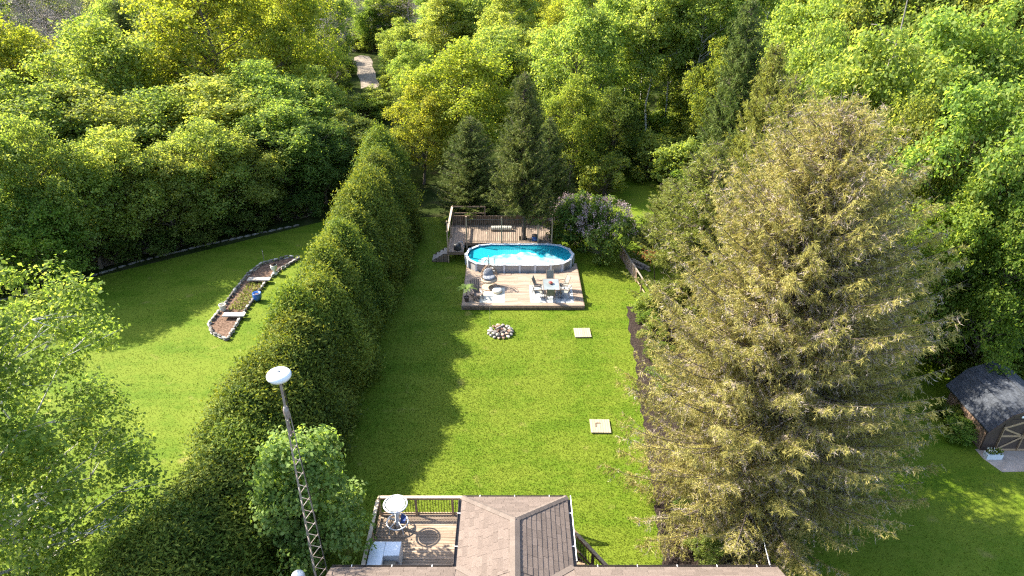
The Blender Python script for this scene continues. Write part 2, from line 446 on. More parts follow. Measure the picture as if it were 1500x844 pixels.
class G:
    """collects boxes, tubes and prisms, then makes ONE mesh of them"""
    def __init__(s):
        s.v, s.f = [], []

    def add(s, V, F):
        n = len(s.v)
        s.v += [tuple(map(float, p)) for p in V]
        s.f += [tuple(int(i) + n for i in f) for f in F]
        return s

    def box(s, c, d, rz=0.0, M4=None):
        hx, hy, hz = d[0] / 2, d[1] / 2, d[2] / 2
        P = [Vector((x, y, z)) for z in (-hz, hz) for x, y in ((-hx, -hy), (hx, -hy), (hx, hy), (-hx, hy))]
        if M4 is not None:
            P = [M4 @ p for p in P]
        elif rz:
            m = Matrix.Rotation(rz, 3, 'Z')
            P = [m @ p for p in P]
        P = [p + Vector(c) for p in P]
        return s.add(P, [(0, 3, 2, 1), (4, 5, 6, 7), (0, 1, 5, 4), (1, 2, 6, 5), (2, 3, 7, 6), (3, 0, 4, 7)])

    def beam(s, a, b, w, h):
        """square bar from a to b"""
        a, b = Vector(a), Vector(b)
        d = (b - a)
        L = d.length
        d.normalize()
        up = Vector((0, 0, 1)) if abs(d.z) < 0.95 else Vector((0, 1, 0))
        sx = d.cross(up).normalized()
        sz = sx.cross(d)
        P = []
        for q in (a, b):
            for i, j in ((-1, -1), (1, -1), (1, 1), (-1, 1)):
                P.append(q + sx * (i * w / 2) + sz * (j * h / 2))
        return s.add(P, [(0, 1, 2, 3), (7, 6, 5, 4), (0, 4, 5, 1), (1, 5, 6, 2), (2, 6, 7, 3), (3, 7, 4, 0)])

    def tube(s, P, r, n=6, closed=False):
        P = [Vector(p) for p in P]
        if not hasattr(r, '__len__'): r = [r] * len(P)
        V, F = [], []
        k = len(P)
        for i, p in enumerate(P):
            if closed:
                d = P[(i + 1) % k] - P[i - 1]
            else:
                d = P[min(i + 1, k - 1)] - P[max(i - 1, 0)]
            d.normalize()
            ref = Vector((0, 0, 1)) if abs(d.z) < 0.9 else Vector((1, 0, 0))
            a = d.cross(ref).normalized()
            b = d.cross(a)
            for j in range(n):
                t = 2 * math.pi * j / n
                V.append(p + (a * math.cos(t) + b * math.sin(t)) * r[i])
        for i in range(k if closed else k - 1):
            i2 = (i + 1) % k
            for j in range(n):
                j2 = (j + 1) % n
                F.append((i * n + j, i * n + j2, i2 * n + j2, i2 * n + j))
        if not closed:
            F.append(tuple(range(n)))
            F.append(tuple(reversed(range((k - 1) * n, k * n))))
        return s.add(V, F)

    def lathe(s, prof, c=(0, 0, 0), n=20):
        V, F = [], []
        for r, z in prof:
            for j in range(n):
                t = 2 * math.pi * j / n
                V.append((c[0] + r * math.cos(t), c[1] + r * math.sin(t), c[2] + z))
        k = len(prof)
        for i in range(k - 1):
            for j in range(n):
                j2 = (j + 1) % n
                F.append((i * n + j, i * n + j2, (i + 1) * n + j2, (i + 1) * n + j))
        F.append(tuple(reversed(range(n))))
        F.append(tuple(range((k - 1) * n, k * n)))
        return s.add(V, F)

    def prism(s, poly, z0, z1):
        """flat outline (x, y) raised from z0 to z1"""
        n = len(poly)
        V = [(x, y, z0) for x, y in poly] + [(x, y, z1) for x, y in poly]
        F = [tuple(reversed(range(n))), tuple(range(n, 2 * n))]
        F += [(i, (i + 1) % n, n + (i + 1) % n, n + i) for i in range(n)]
        return s.add(V, F)

    def mesh(s, name, mat, smooth=False, bevel=0.0):
        me = bpy.data.meshes.new(name)
        me.from_pydata(s.v, [], s.f)
        bm = bmesh.new()
        bm.from_mesh(me)
        bmesh.ops.recalc_face_normals(bm, faces=bm.faces)
        if bevel:
            bmesh.ops.bevel(bm, geom=bm.edges[:], offset=bevel, segments=1, affect='EDGES')
        bm.to_mesh(me)
        bm.free()
        if smooth:
            me.polygons.foreach_set('use_smooth', [True] * len(me.polygons))
        me.materials.append(mat)
        me.update()
        return me

    def obj(s, name, mat, parent=None, loc=None, rz=None, smooth=False, bevel=0.0):
        return put(name, s.mesh(name, mat, smooth, bevel), parent, loc, rz)


def nrm(a):
    return a / np.maximum(np.linalg.norm(a, axis=-1, keepdims=True), 1e-9)


def leaf_quads(P, Nn, size, rng, aspect=0.7, fold=0.18, along=None):
    """one folded leaf (4 corners) at each point"""
    n = len(P)
    r = rng.normal(size=(n, 3)) if along is None else along + 0.35 * rng.normal(size=(n, 3))
    a = nrm(r - Nn * np.sum(r * Nn, axis=1, keepdims=True))
    b = np.cross(Nn, a)
    s = size[:, None]
    V = np.stack([P - a * s * 0.5, P + b * s * aspect * 0.5 + Nn * s * fold, P + a * s * 0.5, P - b * s * aspect * 0.5 + Nn * s * fold], axis=1).reshape(-1, 3)
    F = np.arange(4 * n).reshape(n, 4)
    return V, F


def slivers(P, D, ln, w, rng):
    """one thin three-cornered needle spray at each point"""
    n = len(P)
    sd = nrm(np.cross(D, rng.normal(size=(n, 3))))
    V = np.stack([P + sd * w[:, None], P - sd * w[:, None], P + D * ln[:, None]], axis=1).reshape(-1, 3)
    return V, np.arange(3 * n).reshape(n, 3)


def limb_arrays(paths, n=5):
    """paths: list of (points k x 3, radii k) -> quads"""
    Vs, Fs, off = [], [], 0
    for P, r in paths:
        k = len(P)
        d = np.empty_like(P)
        d[1:-1] = P[2:] - P[:-2]
        d[0], d[-1] = P[1] - P[0], P[-1] - P[-2]
        d = nrm(d)
        ref = np.where(np.abs(d[:, 2:3]) < 0.9, np.array([[0, 0, 1.0]]), np.array([[1.0, 0, 0]]))
        a = nrm(np.cross(d, ref))
        b = np.cross(d, a)
        t = np.arange(n) * 2 * math.pi / n
        V = P[:, None, :] + (a[:, None, :] * np.cos(t)[None, :, None] + b[:, None, :] * np.sin(t)[None, :, None]) * np.asarray(r)[:, None, None]
        Vs.append(V.reshape(-1, 3))
        i = np.arange(k - 1)[:, None] * n
        j = np.arange(n)[None, :]
        j2 = (j + 1) % n
        Fs.append(np.stack([i + j, i + j2, i + n + j2, i + n + j], axis=-1).reshape(-1, 4) + off)
        off += k * n
    return np.concatenate(Vs), np.concatenate(Fs)


def bend(p0, p1, rng, k=5, sag=0.0, wob=0.06):
    """a slightly crooked path between two points"""
    s = np.linspace(0, 1, k)[:, None]
    P = p0 + (p1 - p0) * s
    L = np.linalg.norm(p1 - p0)
    P[1:-1] += rng.normal(size=(k - 2, 3)) * wob * L * 0.5
    P[:, 2:] += sag * L * np.sin(s * math.pi)
    return P


# ------------------------------------------------------------ trees
def broadleaf(seed, H=12.0, R=4.0, base_h=0.22, nclump=180, sub=16, per=9, size=0.20, shape='round', tr=0.2, bark='bark', mat='leaf_mid', inner=0.25, spread=0.62, lumpy=1.0, nsub=11):
    rng = np.random.default_rng(seed)
    zb = H * base_h
    ph = rng.uniform(0, 6.28, 6)

    def prof(h):
        if shape == 'round':
            return np.sin(math.pi * np.clip(0.10 + 0.86 * h ** 0.85, 0, 1)) ** 0.65
        if shape == 'tall':
            return np.sin(math.pi * np.clip(0.08 + 0.88 * h ** 0.75, 0, 1)) ** 0.6
        return np.sin(math.pi * np.clip(0.2 + 0.76 * h, 0, 1)) ** 0.5     # bush
    h = rng.uniform(0, 1, nclump) ** 0.85
    az = rng.uniform(0, 2 * math.pi, nclump)
    u = 1 - rng.uniform(0, 1, nclump) ** 1.7 * (1 - inner)
    lump = 1 + lumpy * (0.16 * np.sin(2 * az + ph[0] + 3 * h) + 0.13 * np.sin(5 * az + ph[1] - 5 * h) + 0.1 * np.sin(3 * az + ph[2] + 9 * h))
    rc = R * 0.2 * rng.uniform(0.65, 1.35, nclump) * spread
    rad = np.maximum(prof(h) * lump * R * u - rc * 0.4, 0.05)
    Cc = np.stack([rad * np.cos(az), rad * np.sin(az), zb + (H - zb - rc * 0.3) * h * (1 + 0.05 * np.sin(4 * az + ph[3]))], axis=1)
    if nsub:        # several big boughs, each with its own rounded mass and gaps between
        hs = (np.arange(nsub) + rng.uniform(0.2, 0.8, nsub)) / nsub
        hs = 0.14 + 0.70 * hs
        sa_ = np.arange(nsub) * 2.399 + rng.uniform(-0.4, 0.4, nsub)
        sr = R * rng.uniform(0.30, 0.47, nsub) * (0.75 + 0.5 * prof(hs))
        srd = np.maximum(prof(hs) * R * rng.uniform(0.85, 1.12, nsub) - sr * 0.9, 0.0)
        SC = np.stack([srd * np.cos(sa_), srd * np.sin(sa_), zb + (H - zb) * hs], axis=1)
        SC[-1] = (rng.normal() * 0.1 * R, rng.normal() * 0.1 * R, H - sr[-1] * 0.9)
        w = sr ** 2 / np.sum(sr ** 2)
        k = rng.choice(nsub, nclump, p=w)
        dd = rng.normal(size=(nclump, 3))
        outd = SC[k] - np.array([0, 0, zb + 0.45 * (H - zb)])
        dd = nrm(dd + 0.5 * nrm(outd) + np.array([0, 0, 0.35]))
        ue = 1 - 0.6 * rng.uniform(0, 1, nclump) ** 2
        vz = 0.8 + 0.15 * (H / (2.6 * R) - 1)
        Cc = SC[k] + dd * (sr[k] * ue)[:, None] * np.array([1, 1, vz])
        rc = sr[k] * 0.42 * rng.uniform(0.7, 1.5, nclump) * (spread / 0.62)
        Cc[:, 2] = np.clip(Cc[:, 2], 0.2, H)
    # twigs in each clump
    d = rng.normal(size=(nclump, sub, 3))
    d[..., 2] += 0.5
    d = nrm(d)
    rr = rc[:, None, None] * rng.uniform(0.45, 1.05, (nclump, sub, 1))
    T = Cc[:, None, :] + d * rr * np.array([1.1, 1.1, 0.85])
    # leaves on each twig
    e = rng.normal(size=(nclump, sub, per, 3))
    P = T[:, :, None, :] + e * np.array([0.20, 0.20, 0.12]) * (R / 4.0) ** 0.5 * (size / 0.24) ** 0.35
    Nn = nrm(d[:, :, None, :] * 0.5 + np.array([0, 0, 0.6]) + rng.normal(size=e.shape) * 0.5)
    P, Nn = P.reshape(-1, 3), Nn.reshape(-1, 3)
    P[:, 2] = np.maximum(P[:, 2], 0.12)
    V, F = leaf_quads(P, Nn, size * rng.uniform(0.6, 1.35, len(P)), rng)
    crown = mesh_np('crown', V, F, M[mat])
    # trunk and limbs
    top = np.array([rng.normal() * 0.25, rng.normal() * 0.25, H * 0.9])
    tp = bend(np.zeros(3), top, rng, 8, 0, 0.02)
    tp[0] = (0, 0, -0.25)
    tr_r = tr * (1 - np.linspace(0, 1, 8) ** 0.8 * 0.93)
    tr_r[0] *= 1.35
    paths = [(tp, tr_r)]
    for i in range(0, nclump, 3 if nclump > 60 else 1):
        c = Cc[i]
        z0 = max(zb * 0.75, min(c[2] - 0.55 * math.hypot(c[0], c[1]) - 0.3, H * 0.8))
        k = np.clip(z0 / (H * 0.9), 0, 1) * 7
        i0 = min(int(k), 6)
        p0 = tp[i0] + (tp[i0 + 1] - tp[i0]) * (k - i0)
        P2 = bend(p0, c, rng, 5, 0.05, 0.09)
        r0 = max(0.022, tr * 0.42 * (1 - z0 / H) * rng.uniform(0.6, 1.1))
        paths.append((P2, np.linspace(r0, 0.012, 5)))
        for q in range(2):
            paths.append((bend(P2[3], T[i, q], rng, 3, 0, 0.08), np.array([r0 * 0.35 + 0.008, 0.012, 0.006])))
    V, F = limb_arrays(paths, 5)
    trunk = mesh_np('trunk', V, F, M[bark], True)
    return trunk, crown


def conifer(seed, H=13.0, R=3.4, step=0.32, nb=6, dens=1.0, blade=0.26, bw=0.022, dead=0.0, mat='spruce_dark', low=0.05, tr=0.2, power=0.8, twig_step=0.17, droop=0.16, deadmat='spruce_twig', lr=(0.62, 1.12), limb=1.0):
    rng = np.random.default_rng(seed)
    paths = []
    tp = np.stack([np.zeros(9), np.zeros(9), np.linspace(-0.25, H, 9)], axis=1)
    tp[1:-1, :2] += rng.normal(size=(7, 2)) * 0.05
    paths.append((tp, tr * (1 - np.linspace(0, 1, 9) * 0.95)))
    TB, TD, TL, TK = [], [], [], []
    z = H * low
    sag_ph = rng.uniform(0, 6.28)
    while z < H * 0.985:
        h = z / H
        for b in range(nb if h < 0.8 else max(4, nb - 2)):
            az = rng.uniform(0, 2 * math.pi)
            L = R * (1 - h) ** power * rng.uniform(*lr) * (1 + 0.12 * math.sin(2 * az + sag_ph + 5 * h)) + 0.12
            if h < 0.12: L *= 0.75 + 2 * h
            zz = z + rng.uniform(-0.5, 0.5) * step
            rad = np.array([math.cos(az), math.sin(az), 0])
            tan = np.array([-math.sin(az), math.cos(az), 0])
            slope = -0.18 + 0.75 * h + rng.normal() * 0.06
            s = np.linspace(0, 1, 6)
            P = rad[None] * (s * L)[:, None] + np.array([0, 0, zz])
            P[:, 2] += L * (slope * s - droop * np.sin(math.pi * s) + 0.16 * s ** 2)
            P += tan[None] * (rng.normal() * 0.08 * L * s ** 2)[:, None]
            P[:, 2] = np.maximum(P[:, 2], 0.12)
            paths.append((P, np.linspace(0.018 + 0.011 * L, 0.006, 6) * limb))
            m = max(4, int(L / twig_step * 2))
            st = rng.uniform(0.06, 1.0, m) ** 0.85
            side = np.where(np.arange(m) % 2 == 0, 1.0, -1.0)
            f = st * 5
            i0 = np.minimum(f.astype(int), 4)
            B = P[i0] + (P[i0 + 1] - P[i0]) * (f - i0)[:, None]
            D = rad[None] * rng.uniform(0.45, 0.95, (m, 1)) + tan[None] * (side * rng.uniform(0.4, 1.0, m))[:, None]
            D[:, 2] += rng.uniform(-0.5, 0.12, m)
            D = nrm(D)
            l = (0.16 + 0.30 * L * (1 - st) ** 0.8 * rng.uniform(0.4, 1.0, m)) * rng.uniform(0.7, 1.2, m)
            pd = dead * (0.55 + 0.9 * rng.uniform())
            TB.append(B); TD.append(D); TL.append(l); TK.append(rng.uniform(0, 1, m) < pd * (1.25 - 0.7 * st))
        z += step * (1 - 0.45 * h)
    TB, TD, TL, TK = map(np.concatenate, (TB, TD, TL, TK))
    k = np.maximum(2, (TL / 0.055 * dens).astype(int))
    idx = np.repeat(np.arange(len(TB)), k)
    n = len(idx)
    t = rng.uniform(0, 1, n)
    P = TB[idx] + TD[idx] * (TL[idx] * t)[:, None]
    P[:, 2] -= 0.12 * TL[idx] * t ** 2
    Dn = nrm(TD[idx] * 0.6 + rng.normal(size=(n, 3)) * 0.62 + np.array([0, 0, -0.1]))
    ln = blade * rng.uniform(0.55, 1.25, n)
    w = bw * rng.uniform(0.7, 1.3, n)
    P[:, 2] = np.maximum(P[:, 2], 0.3)
    kd = TK[idx]
    out = []
    V, F = slivers(P[~kd], Dn[~kd], ln[~kd], w[~kd], rng)
    crown = mesh_np('crown', V, F, M[mat])
    deadm = None
    if dead > 0:
        keep = kd & (rng.uniform(0, 1, n) < 0.8)
        V, F = slivers(P[keep], Dn[keep], ln[keep] * 0.95, w[keep] * 0.6, rng)
        deadm = mesh_np('dead_twigs', V, F, M[deadmat])
    V, F = limb_arrays(paths, 4)
    trunk = mesh_np('trunk', V, F, M['bark'], True)
    return trunk, crown, deadm


def cedar(seed, H=7.2, R=2.15, nclump=900, per=36):
    rng = np.random.default_rng(seed)
    ph = rng.uniform(0, 6.28, 4)
    h = rng.uniform(0.0, 1, nclump) ** 0.9
    az = rng.uniform(0, 2 * math.pi, nclump)
    pr = np.maximum(1 - h ** 3.2, 0.0) ** 0.62 * (0.9 + 0.1 * np.cos(h * 3))
    lump = 1 + 0.12 * np.sin(3 * az + ph[0] + 4 * h) + 0.10 * np.sin(5 * az + ph[1] - 7 * h) + 0.09 * np.sin(2 * az + ph[2] + 13 * h)
    rad = R * pr * lump * (1 - 0.30 * rng.uniform(0, 1, nclump) ** 2)
    out = np.stack([np.cos(az), np.sin(az), np.zeros(nclump)], axis=1)
    Cc = out * rad[:, None]
    Cc[:, 2] = 0.15 + (H - 0.3) * h
    e = rng.normal(size=(nclump, per, 3)) * np.array([0.19, 0.19, 0.30])
    P = (Cc[:, None, :] + e).reshape(-1, 3)
    P[:, 2] = np.maximum(P[:, 2], 0.15)
    o2 = np.repeat(out, per, axis=0)
    n = len(P)
    al = nrm(o2 * 0.65 + np.array([0, 0, 0.75]) + rng.normal(size=(n, 3)) * 0.4)
    Nn = nrm(o2 * 0.7 + np.array([0, 0, 0.35]) + rng.normal(size=(n, 3)) * 0.55)
    V, F = leaf_quads(P, Nn, 0.17 * rng.uniform(0.6, 1.3, n), rng, aspect=0.36, fold=0.05, along=al)
    crown = mesh_np('crown', V, F, M['cedar'])
    tp = np.stack([np.zeros(4), np.zeros(4), np.linspace(-0.2, H * 0.85, 4)], axis=1)
    V, F = limb_arrays([(tp, np.array([0.16, 0.13, 0.09, 0.03]))], 6)
    return mesh_np('trunk', V, F, M['bark'], True), crown


def plant(name, meshes, x, y, label, cat='tree', group=None, sc=1.0, scz=None, rz=None, leafm=None, lean=0.0):
    t = thing(name, label, cat, (x, y, 0), random.uniform(0, 6.28) if rz is None else rz, group)
    t.scale = (sc, sc, scz or sc)
    for nm, me in zip(('trunk', 'crown', 'dead_twigs'), meshes):
        if me is None: continue
        o = put(nm, me, t)
        if nm == 'crown' and leafm:
            o.material_slots[0].link = 'OBJECT'
            o.material_slots[0].material = M[leafm]
    return t


# ------------------------------------------------------------ ground
def sheet(name, poly, z, mat, kind='structure', parent=None):
    g = G()
    g.add([(x, y, z) for x, y in poly], [tuple(range(len(poly)))])
    o = g.obj(name, M[mat], parent)
    if kind: tag(o, kind=kind)
    return o


def inside(poly, X, Y):
    r = np.zeros(len(X), bool)
    n = len(poly)
    for i in range(n):
        x1, y1 = poly[i]
        x2, y2 = poly[(i + 1) % n]
        c = ((y1 > Y) != (y2 > Y)) & (X < (x2 - x1) * (Y - y1) / (y2 - y1 + 1e-12) + x1)
        r ^= c
    return r


sheet('ground', [(-1500, -300), (1500, -300), (1500, 2500), (-1500, 2500)], 0.0, 'forest_floor')
LOT_A, LOT_B = at(100, 416), at(440, 330)
ld_ = (LOT_B - LOT_A)
LOT_0 = LOT_A - ld_ * 2.2
lawn_poly = [(-62, 2), (46, 2), (46, 31), (30, 33), (14, 40), (9.2, 50), (14, 56), (14, 66), (8, 66), (6.5, 53.5), (-8.0, 54.0), (LOT_B.x + 2, LOT_B.y + 1.0), (LOT_A.x, LOT_A.y), (LOT_0.x, LOT_0.y)]
sheet('lawn', lawn_poly, 0.005, 'lawn')
# planting strip along the right side of the lawn
mul = [tuple(at(x, y)[:2]) for x, y in [(917, 449), (960, 448), (1010, 480), (1040, 540), (1060, 600), (1080, 660), (1120, 720), (1130, 830), (972, 836)] + [(972 - 54 * ((836 - yy_) / 386) + 2.2 * math.sin(yy_ * 0.31) + 1.3 * math.sin(yy_ * 0.83), yy_) for yy_ in range(826, 452, -7)]]
sheet('mulch_bed', mul, 0.010, 'mulch')
# far gravel drive and its road
drv = [tuple(at(x, y)[:2]) for x, y in ((519, 84), (528, 81), (541, 83), (546, 90), (545, 97), (550, 106), (551, 116), (557, 124), (550, 131), (538, 127), (529, 130), (528, 118), (523, 109), (524, 98), (519, 92))]
sheet('gravel_drive', drv, 0.006, 'gravel')
# paved apron of the shed
apron = [tuple(at(x, y)[:2]) for x, y in ((1428, 658), (1520, 655), (1540, 690), (1468, 692), (1440, 672))]
sheet('shed_apron', apron, 0.012, 'concrete')

BED = [tuple(at(x, y)[:2]) for x, y in ((306, 478), (312, 491), (334, 500), (352, 470), (372, 440), (392, 412), (412, 396), (440, 380), (424, 378), (385, 388), (362, 405), (330, 448), (318, 462))]


def grass():
    rng = np.random.default_rng(3)
    Vs = []
    zones = [(-8.6, 9.2, 16.5, 54, 560), (-38, -11.5, 15, 53, 200), (9, 27, 16, 31, 140)]
    for x0, x1, y0, y1, dn in zones:
        n = int((x1 - x0) * (y1 - y0) * dn)
        X, Y = rng.uniform(x0, x1, n), rng.uniform(y0, y1, n)
        # thinner with distance: blades far off are below a pixel
        keep = rng.uniform(0, 1, n) < np.clip(1.35 - Y / 55, 0.35, 1)
        keep &= inside(lawn_poly, X, Y) & ~inside(mul, X, Y) & ~inside(BED, X, Y) & ~inside(apron, X, Y)
        for cx, cy, r in NOGRASS:
            keep &= ~((np.abs(X - cx) < r) & (np.abs(Y - cy) < r))
        keep &= ~((X > -3.4) & (X < 4.85) & (Y > 38.5) & (Y < 47))
        X, Y = X[keep], Y[keep]
        n = len(X)
        a = rng.uniform(0, 6.28, n)
        w = rng.uniform(0.008, 0.015, n)
        hgt = rng.uniform(0.03, 0.075, n)
        P = np.stack([X, Y, np.full(n, 0.003)], 1)
        sd = np.stack([np.cos(a), np.sin(a), np.zeros(n)], 1) * w[:, None]
        ln = np.stack([rng.normal(0, 0.035, n), rng.normal(0, 0.035, n), hgt], 1)
        Vs.append(np.stack([P + sd, P - sd, P + ln], 1).reshape(-1, 3))
    V = np.concatenate(Vs)
    o = put('grass', mesh_np('grass', V, np.arange(len(V)).reshape(-1, 3), M['grass']))
    tag(o, 'short mown green grass covering the lawns', 'grass', kind='stuff')


NOGRASS = []

# ------------------------------------------------------------ the house under the drone
ZE = 3.3
hroot = thing('house', 'brown shingled house roof with a hipped wing over the raised deck', 'house', (0, 0, 0))
# roof planes
XL, XR, YE, YF, XM = -6.2, 9.1, 15.8, 19.0, 0.1
WL, WR = -1.9, 2.1
SL = 0.5
RY, RZ = 8.6, ZE + (15.8 - 8.6) * SL


def clip(poly, a, b, c):
    """keep a*x + b*y <= c"""
    out = []
    n = len(poly)
    for i in range(n):
        p, q = poly[i], poly[(i + 1) % n]
        dp, dq = a * p[0] + b * p[1] - c, a * q[0] + b * q[1] - c
        if dp <= 0: out.append(p)
        if (dp < 0 < dq) or (dq < 0 < dp):
            t = dp / (dp - dq)
            out.append((p[0] + (q[0] - p[0]) * t, p[1] + (q[1] - p[1]) * t))
    return out


def area(p):
    return 0.5 * sum(p[i][0] * p[(i + 1) % len(p)][1] - p[(i + 1) % len(p)][0] * p[i][1] for i in range(len(p)))


def shingles(parent, O, U, Vv, region, expo, wid, mat, rng, name='shingle', thick=0.018, joined=None):
    """shingle tabs on a plane: O eave origin, U along the eave, V up the slope; region convex outline in (u, v)"""
    O, U, Vv = Vector(O), Vector(U).normalized(), Vector(Vv).normalized()
    Nn = U.cross(Vv).normalized()
    if Nn.z < 0: Nn = -Nn
    u0, u1 = min(p[0] for p in region), max(p[0] for p in region)
    v0, v1 = min(p[1] for p in region), max(p[1] for p in region)
    row = 0
    v = v0
    hull = region if area(region) > 0 else region[::-1]
    while v < v1:
        u = u0 - rng.uniform(0, wid)
        while u < u1:
            w = wid * rng.uniform(0.75, 1.25)
            p = [(u + 0.004, v), (u + w - 0.004, v), (u + w - 0.004, v + expo + 0.03), (u + 0.004, v + expo + 0.03)]
            for i in range(len(hull)):
                a, b = hull[i], hull[(i + 1) % len(hull)]
                ex, ey = b[0] - a[0], b[1] - a[1]
                p = clip(p, ey, -ex, ey * a[0] - ex * a[1])
                if len(p) < 3: break
            if len(p) >= 3 and abs(area(p)) > 0.0015:
                dz = rng.uniform(0, 0.006)
                def lift(q):   # butt edge proud, head edge tucked under
                    return thick * (1 - (q[1] - v) / (expo + 0.03)) + 0.004 + dz
                top = [O + U * a + Vv * b + Nn * lift((a, b)) for a, b in p]
                bot = [O + U * a + Vv * b + Nn * -0.002 for a, b in p]
                n = len(p)
                F = [tuple(range(n)), tuple(reversed(range(n, 2 * n)))] + [(i, n + i, n + (i + 1) % n, (i + 1) % n) for i in range(n)]
                if joined is not None:
                    joined.add(top + bot, F)
                else:
                    G().add(top + bot, F).obj(name, M[mat], parent)
            u += w
        v += expo
        row += 1


def slab(parent, name, pts, mat, th=0.06):
    P = [Vector(p) for p in pts]
    n = (P[1] - P[0]).cross(P[2] - P[0]).normalized()
    if n.z < 0: n = -n
    k = len(P)
    return G().add(P + [p - n * th for p in P], [tuple(range(k)), tuple(reversed(range(k, 2 * k)))] + [(i, k + i, k + (i + 1) % k, (i + 1) % k) for i in range(k)]).obj(name, M[mat], parent)


hr = random.Random(5)
# walls below the roof
G().box(((XL + XR) / 2, 9.2, 1.62), (XR - XL - 0.9, 12.2, 3.24)).obj('wall', M['brick_wall'], hroot)
roof = G().add([(XL, YE, ZE), (XR, YE, ZE), (XR, RY, RZ), (XL, RY, RZ), (XL, 1.4, ZE), (XR, 1.4, ZE),
                (XL, YE, ZE - 0.08), (XR, YE, ZE - 0.08), (XR, 1.4, ZE - 0.08), (XL, 1.4, ZE - 0.08)],
               [(0, 1, 2, 3), (3, 2, 5, 4), (0, 6, 7, 1), (4, 5, 8, 9), (6, 9, 8, 7), (0, 3, 4, 9, 6), (1, 7, 8, 5, 2)]).obj('roof', M['shingle'], hroot)
wing_y0 = 13.6
wr = G()
WZ = ZE + 1.0
RS = 17.0
wr.add([(WL, wing_y0, ZE), (WL, YF, ZE), (WR, YF, ZE), (WR, wing_y0, ZE), (XM, RS, WZ), (XM, wing_y0, WZ),
        (WL, wing_y0, ZE - 0.08), (WL, YF, ZE - 0.08), (WR, YF, ZE - 0.08), (WR, wing_y0, ZE - 0.08)],
       [(0, 5, 4, 1), (2, 4, 5, 3), (1, 4, 2), (0, 1, 7, 6), (1, 2, 8, 7), (2, 3, 9, 8), (6, 7, 8, 9), (0, 6, 9, 3, 5)])
wing = wr.obj('wing_roof', M['shingle'], hroot)
# shingles of the wing: left slope, right slope, hipped front
sw = math.hypot(XM - WL, 1.0)
yy = 14.9
shingles(wing, (WL, YF, ZE), (0, -1, 0), (XM - WL, 0, 1.0), [(0, 0), (YF - yy, 0), (YF - yy, sw), (YF - RS, sw)], 0.20, 0.42, 'shingle', hr)
swr = math.hypot(WR - XM, 1.0)
shingles(wing, (WR, yy, ZE), (0, 1, 0), (XM - WR, 0, 1.0), [(0, 0), (YF - yy, 0), (RS - yy, swr), (0, swr)], 0.20, 0.42, 'shingle', hr)
sf = math.hypot(YF - RS, 1.0)
shingles(wing, (WR, YF, ZE), (-1, 0, 0), (0, RS - YF, 1.0), [(0, 0), (WR - WL, 0), (WR - XM, sf)], 0.20, 0.42, 'shingle', hr)
# caps on ridge and hips
def caps(a, b, n, w):
    a, b = Vector(a), Vector(b)
    d = (b - a).normalized()
    sx = d.cross(Vector((0, 0, 1))).normalized()
    L = (b - a).length / n
    for i in range(n):
        p, q = a + d * (L * i), a + d * (L * (i + 1) + 0.05)
        g = G()
        dz = Vector((0, 0, 0.05))
        dn = Vector((0, 0, -0.42 * w))
        g.add([p + dz * 1.5 , p + sx * w + dn + dz * 1.2, p - sx * w + dn + dz * 1.2, q + dz, q + sx * w + dn + dz * 0.7, q - sx * w + dn + dz * 0.7,
               p, p + sx * w + dn, p - sx * w + dn],
              [(0, 1, 4, 3), (0, 3, 5, 2), (0, 6, 7, 1), (0, 2, 8, 6)])
        g.obj('ridge_cap', M['ridge_cap'], wing)
caps((XM, RS + 0.05, WZ), (XM, 14.6, WZ), 12, 0.17)
caps((WL, YF, ZE), (XM, RS, WZ), 12, 0.12)
caps((WR, YF, ZE), (XM, RS, WZ), 12, 0.12)
# first courses of the main roof, either side of the wing
sm = math.hypot(1.0, SL)
for xa, xb in ((XL, WL - 0.02), (WR + 0.02, XR)):
    shingles(roof, (xb, YE, ZE), (-1, 0, 0), (0, -1, SL), [(0, 0), (xb - xa, 0), (xb - xa, 0.8), (0, 0.8)], 0.20, 0.42, 'shingle', hr)
# valley strips
for x0, sx in ((WL, 1), (WR, -1)):
    p = Vector((x0, YE, ZE))
    q = Vector((x0 + sx * 1.0, YE - 1.0, ZE + 0.5))
    G().beam(p + Vector((0, 0, 0.045)), q + Vector((0, 0, 0.045)), 0.2, 0.025).obj('valley', M['ridge_cap'], roof)
# gutters with their white hanger straps
def gutter(a, b, side):
    a, b = Vector(a), Vector(b)
    d = (b - a).normalized()
    s = Vector(side)
    o = ZE - 0.05
    g = G()
    g.beam(a + s * 0.062, b + s * 0.062, 0.12, 0.012)
    g.beam(a + s * 0.008 + Vector((0, 0, 0.05)), b + s * 0.008 + Vector((0, 0, 0.05)), 0.012, 0.10)
    g.beam(a + s * 0.122 + Vector((0, 0, 0.05)), b + s * 0.122 + Vector((0, 0, 0.05)), 0.014, 0.10)
    gt = g.obj('gutter', M['gutter'], hroot)
    n = max(2, int((b - a).length / 1.15))
    for i in range(n):
        p = a + d * ((i + 0.5) * (b - a).length / n) + Vector((0, 0, 0.108))
        G().beam(p - s * 0.01, p + s * 0.13, 0.02, 0.012).obj('hanger', M['white_paint'], gt)
gz = ZE - 0.14
gutter((XL, YE + 0.01, gz), (WL - 0.16, YE + 0.01, gz), (0, 1, 0))
gutter((WR + 0.16, YE + 0.01, gz), (XR, YE + 0.01, gz), (0, 1, 0))
gutter((WL - 0.01, YE + 0.16, gz), (WL - 0.01, YF, gz), (-1, 0, 0))
gutter((WR + 0.01, YE + 0.16, gz), (WR + 0.01, YF, gz), (1, 0, 0))
gutter((WL, YF + 0.01, gz), (WR, YF + 0.01, gz), (0, 1, 0))
G().beam((WR + 0.145, YE + 0.3, gz + 0.112), (WR + 0.145, YF + 0.1, gz + 0.112), 0.03, 0.012).obj('gutter_edge', M['white_paint'], hroot)
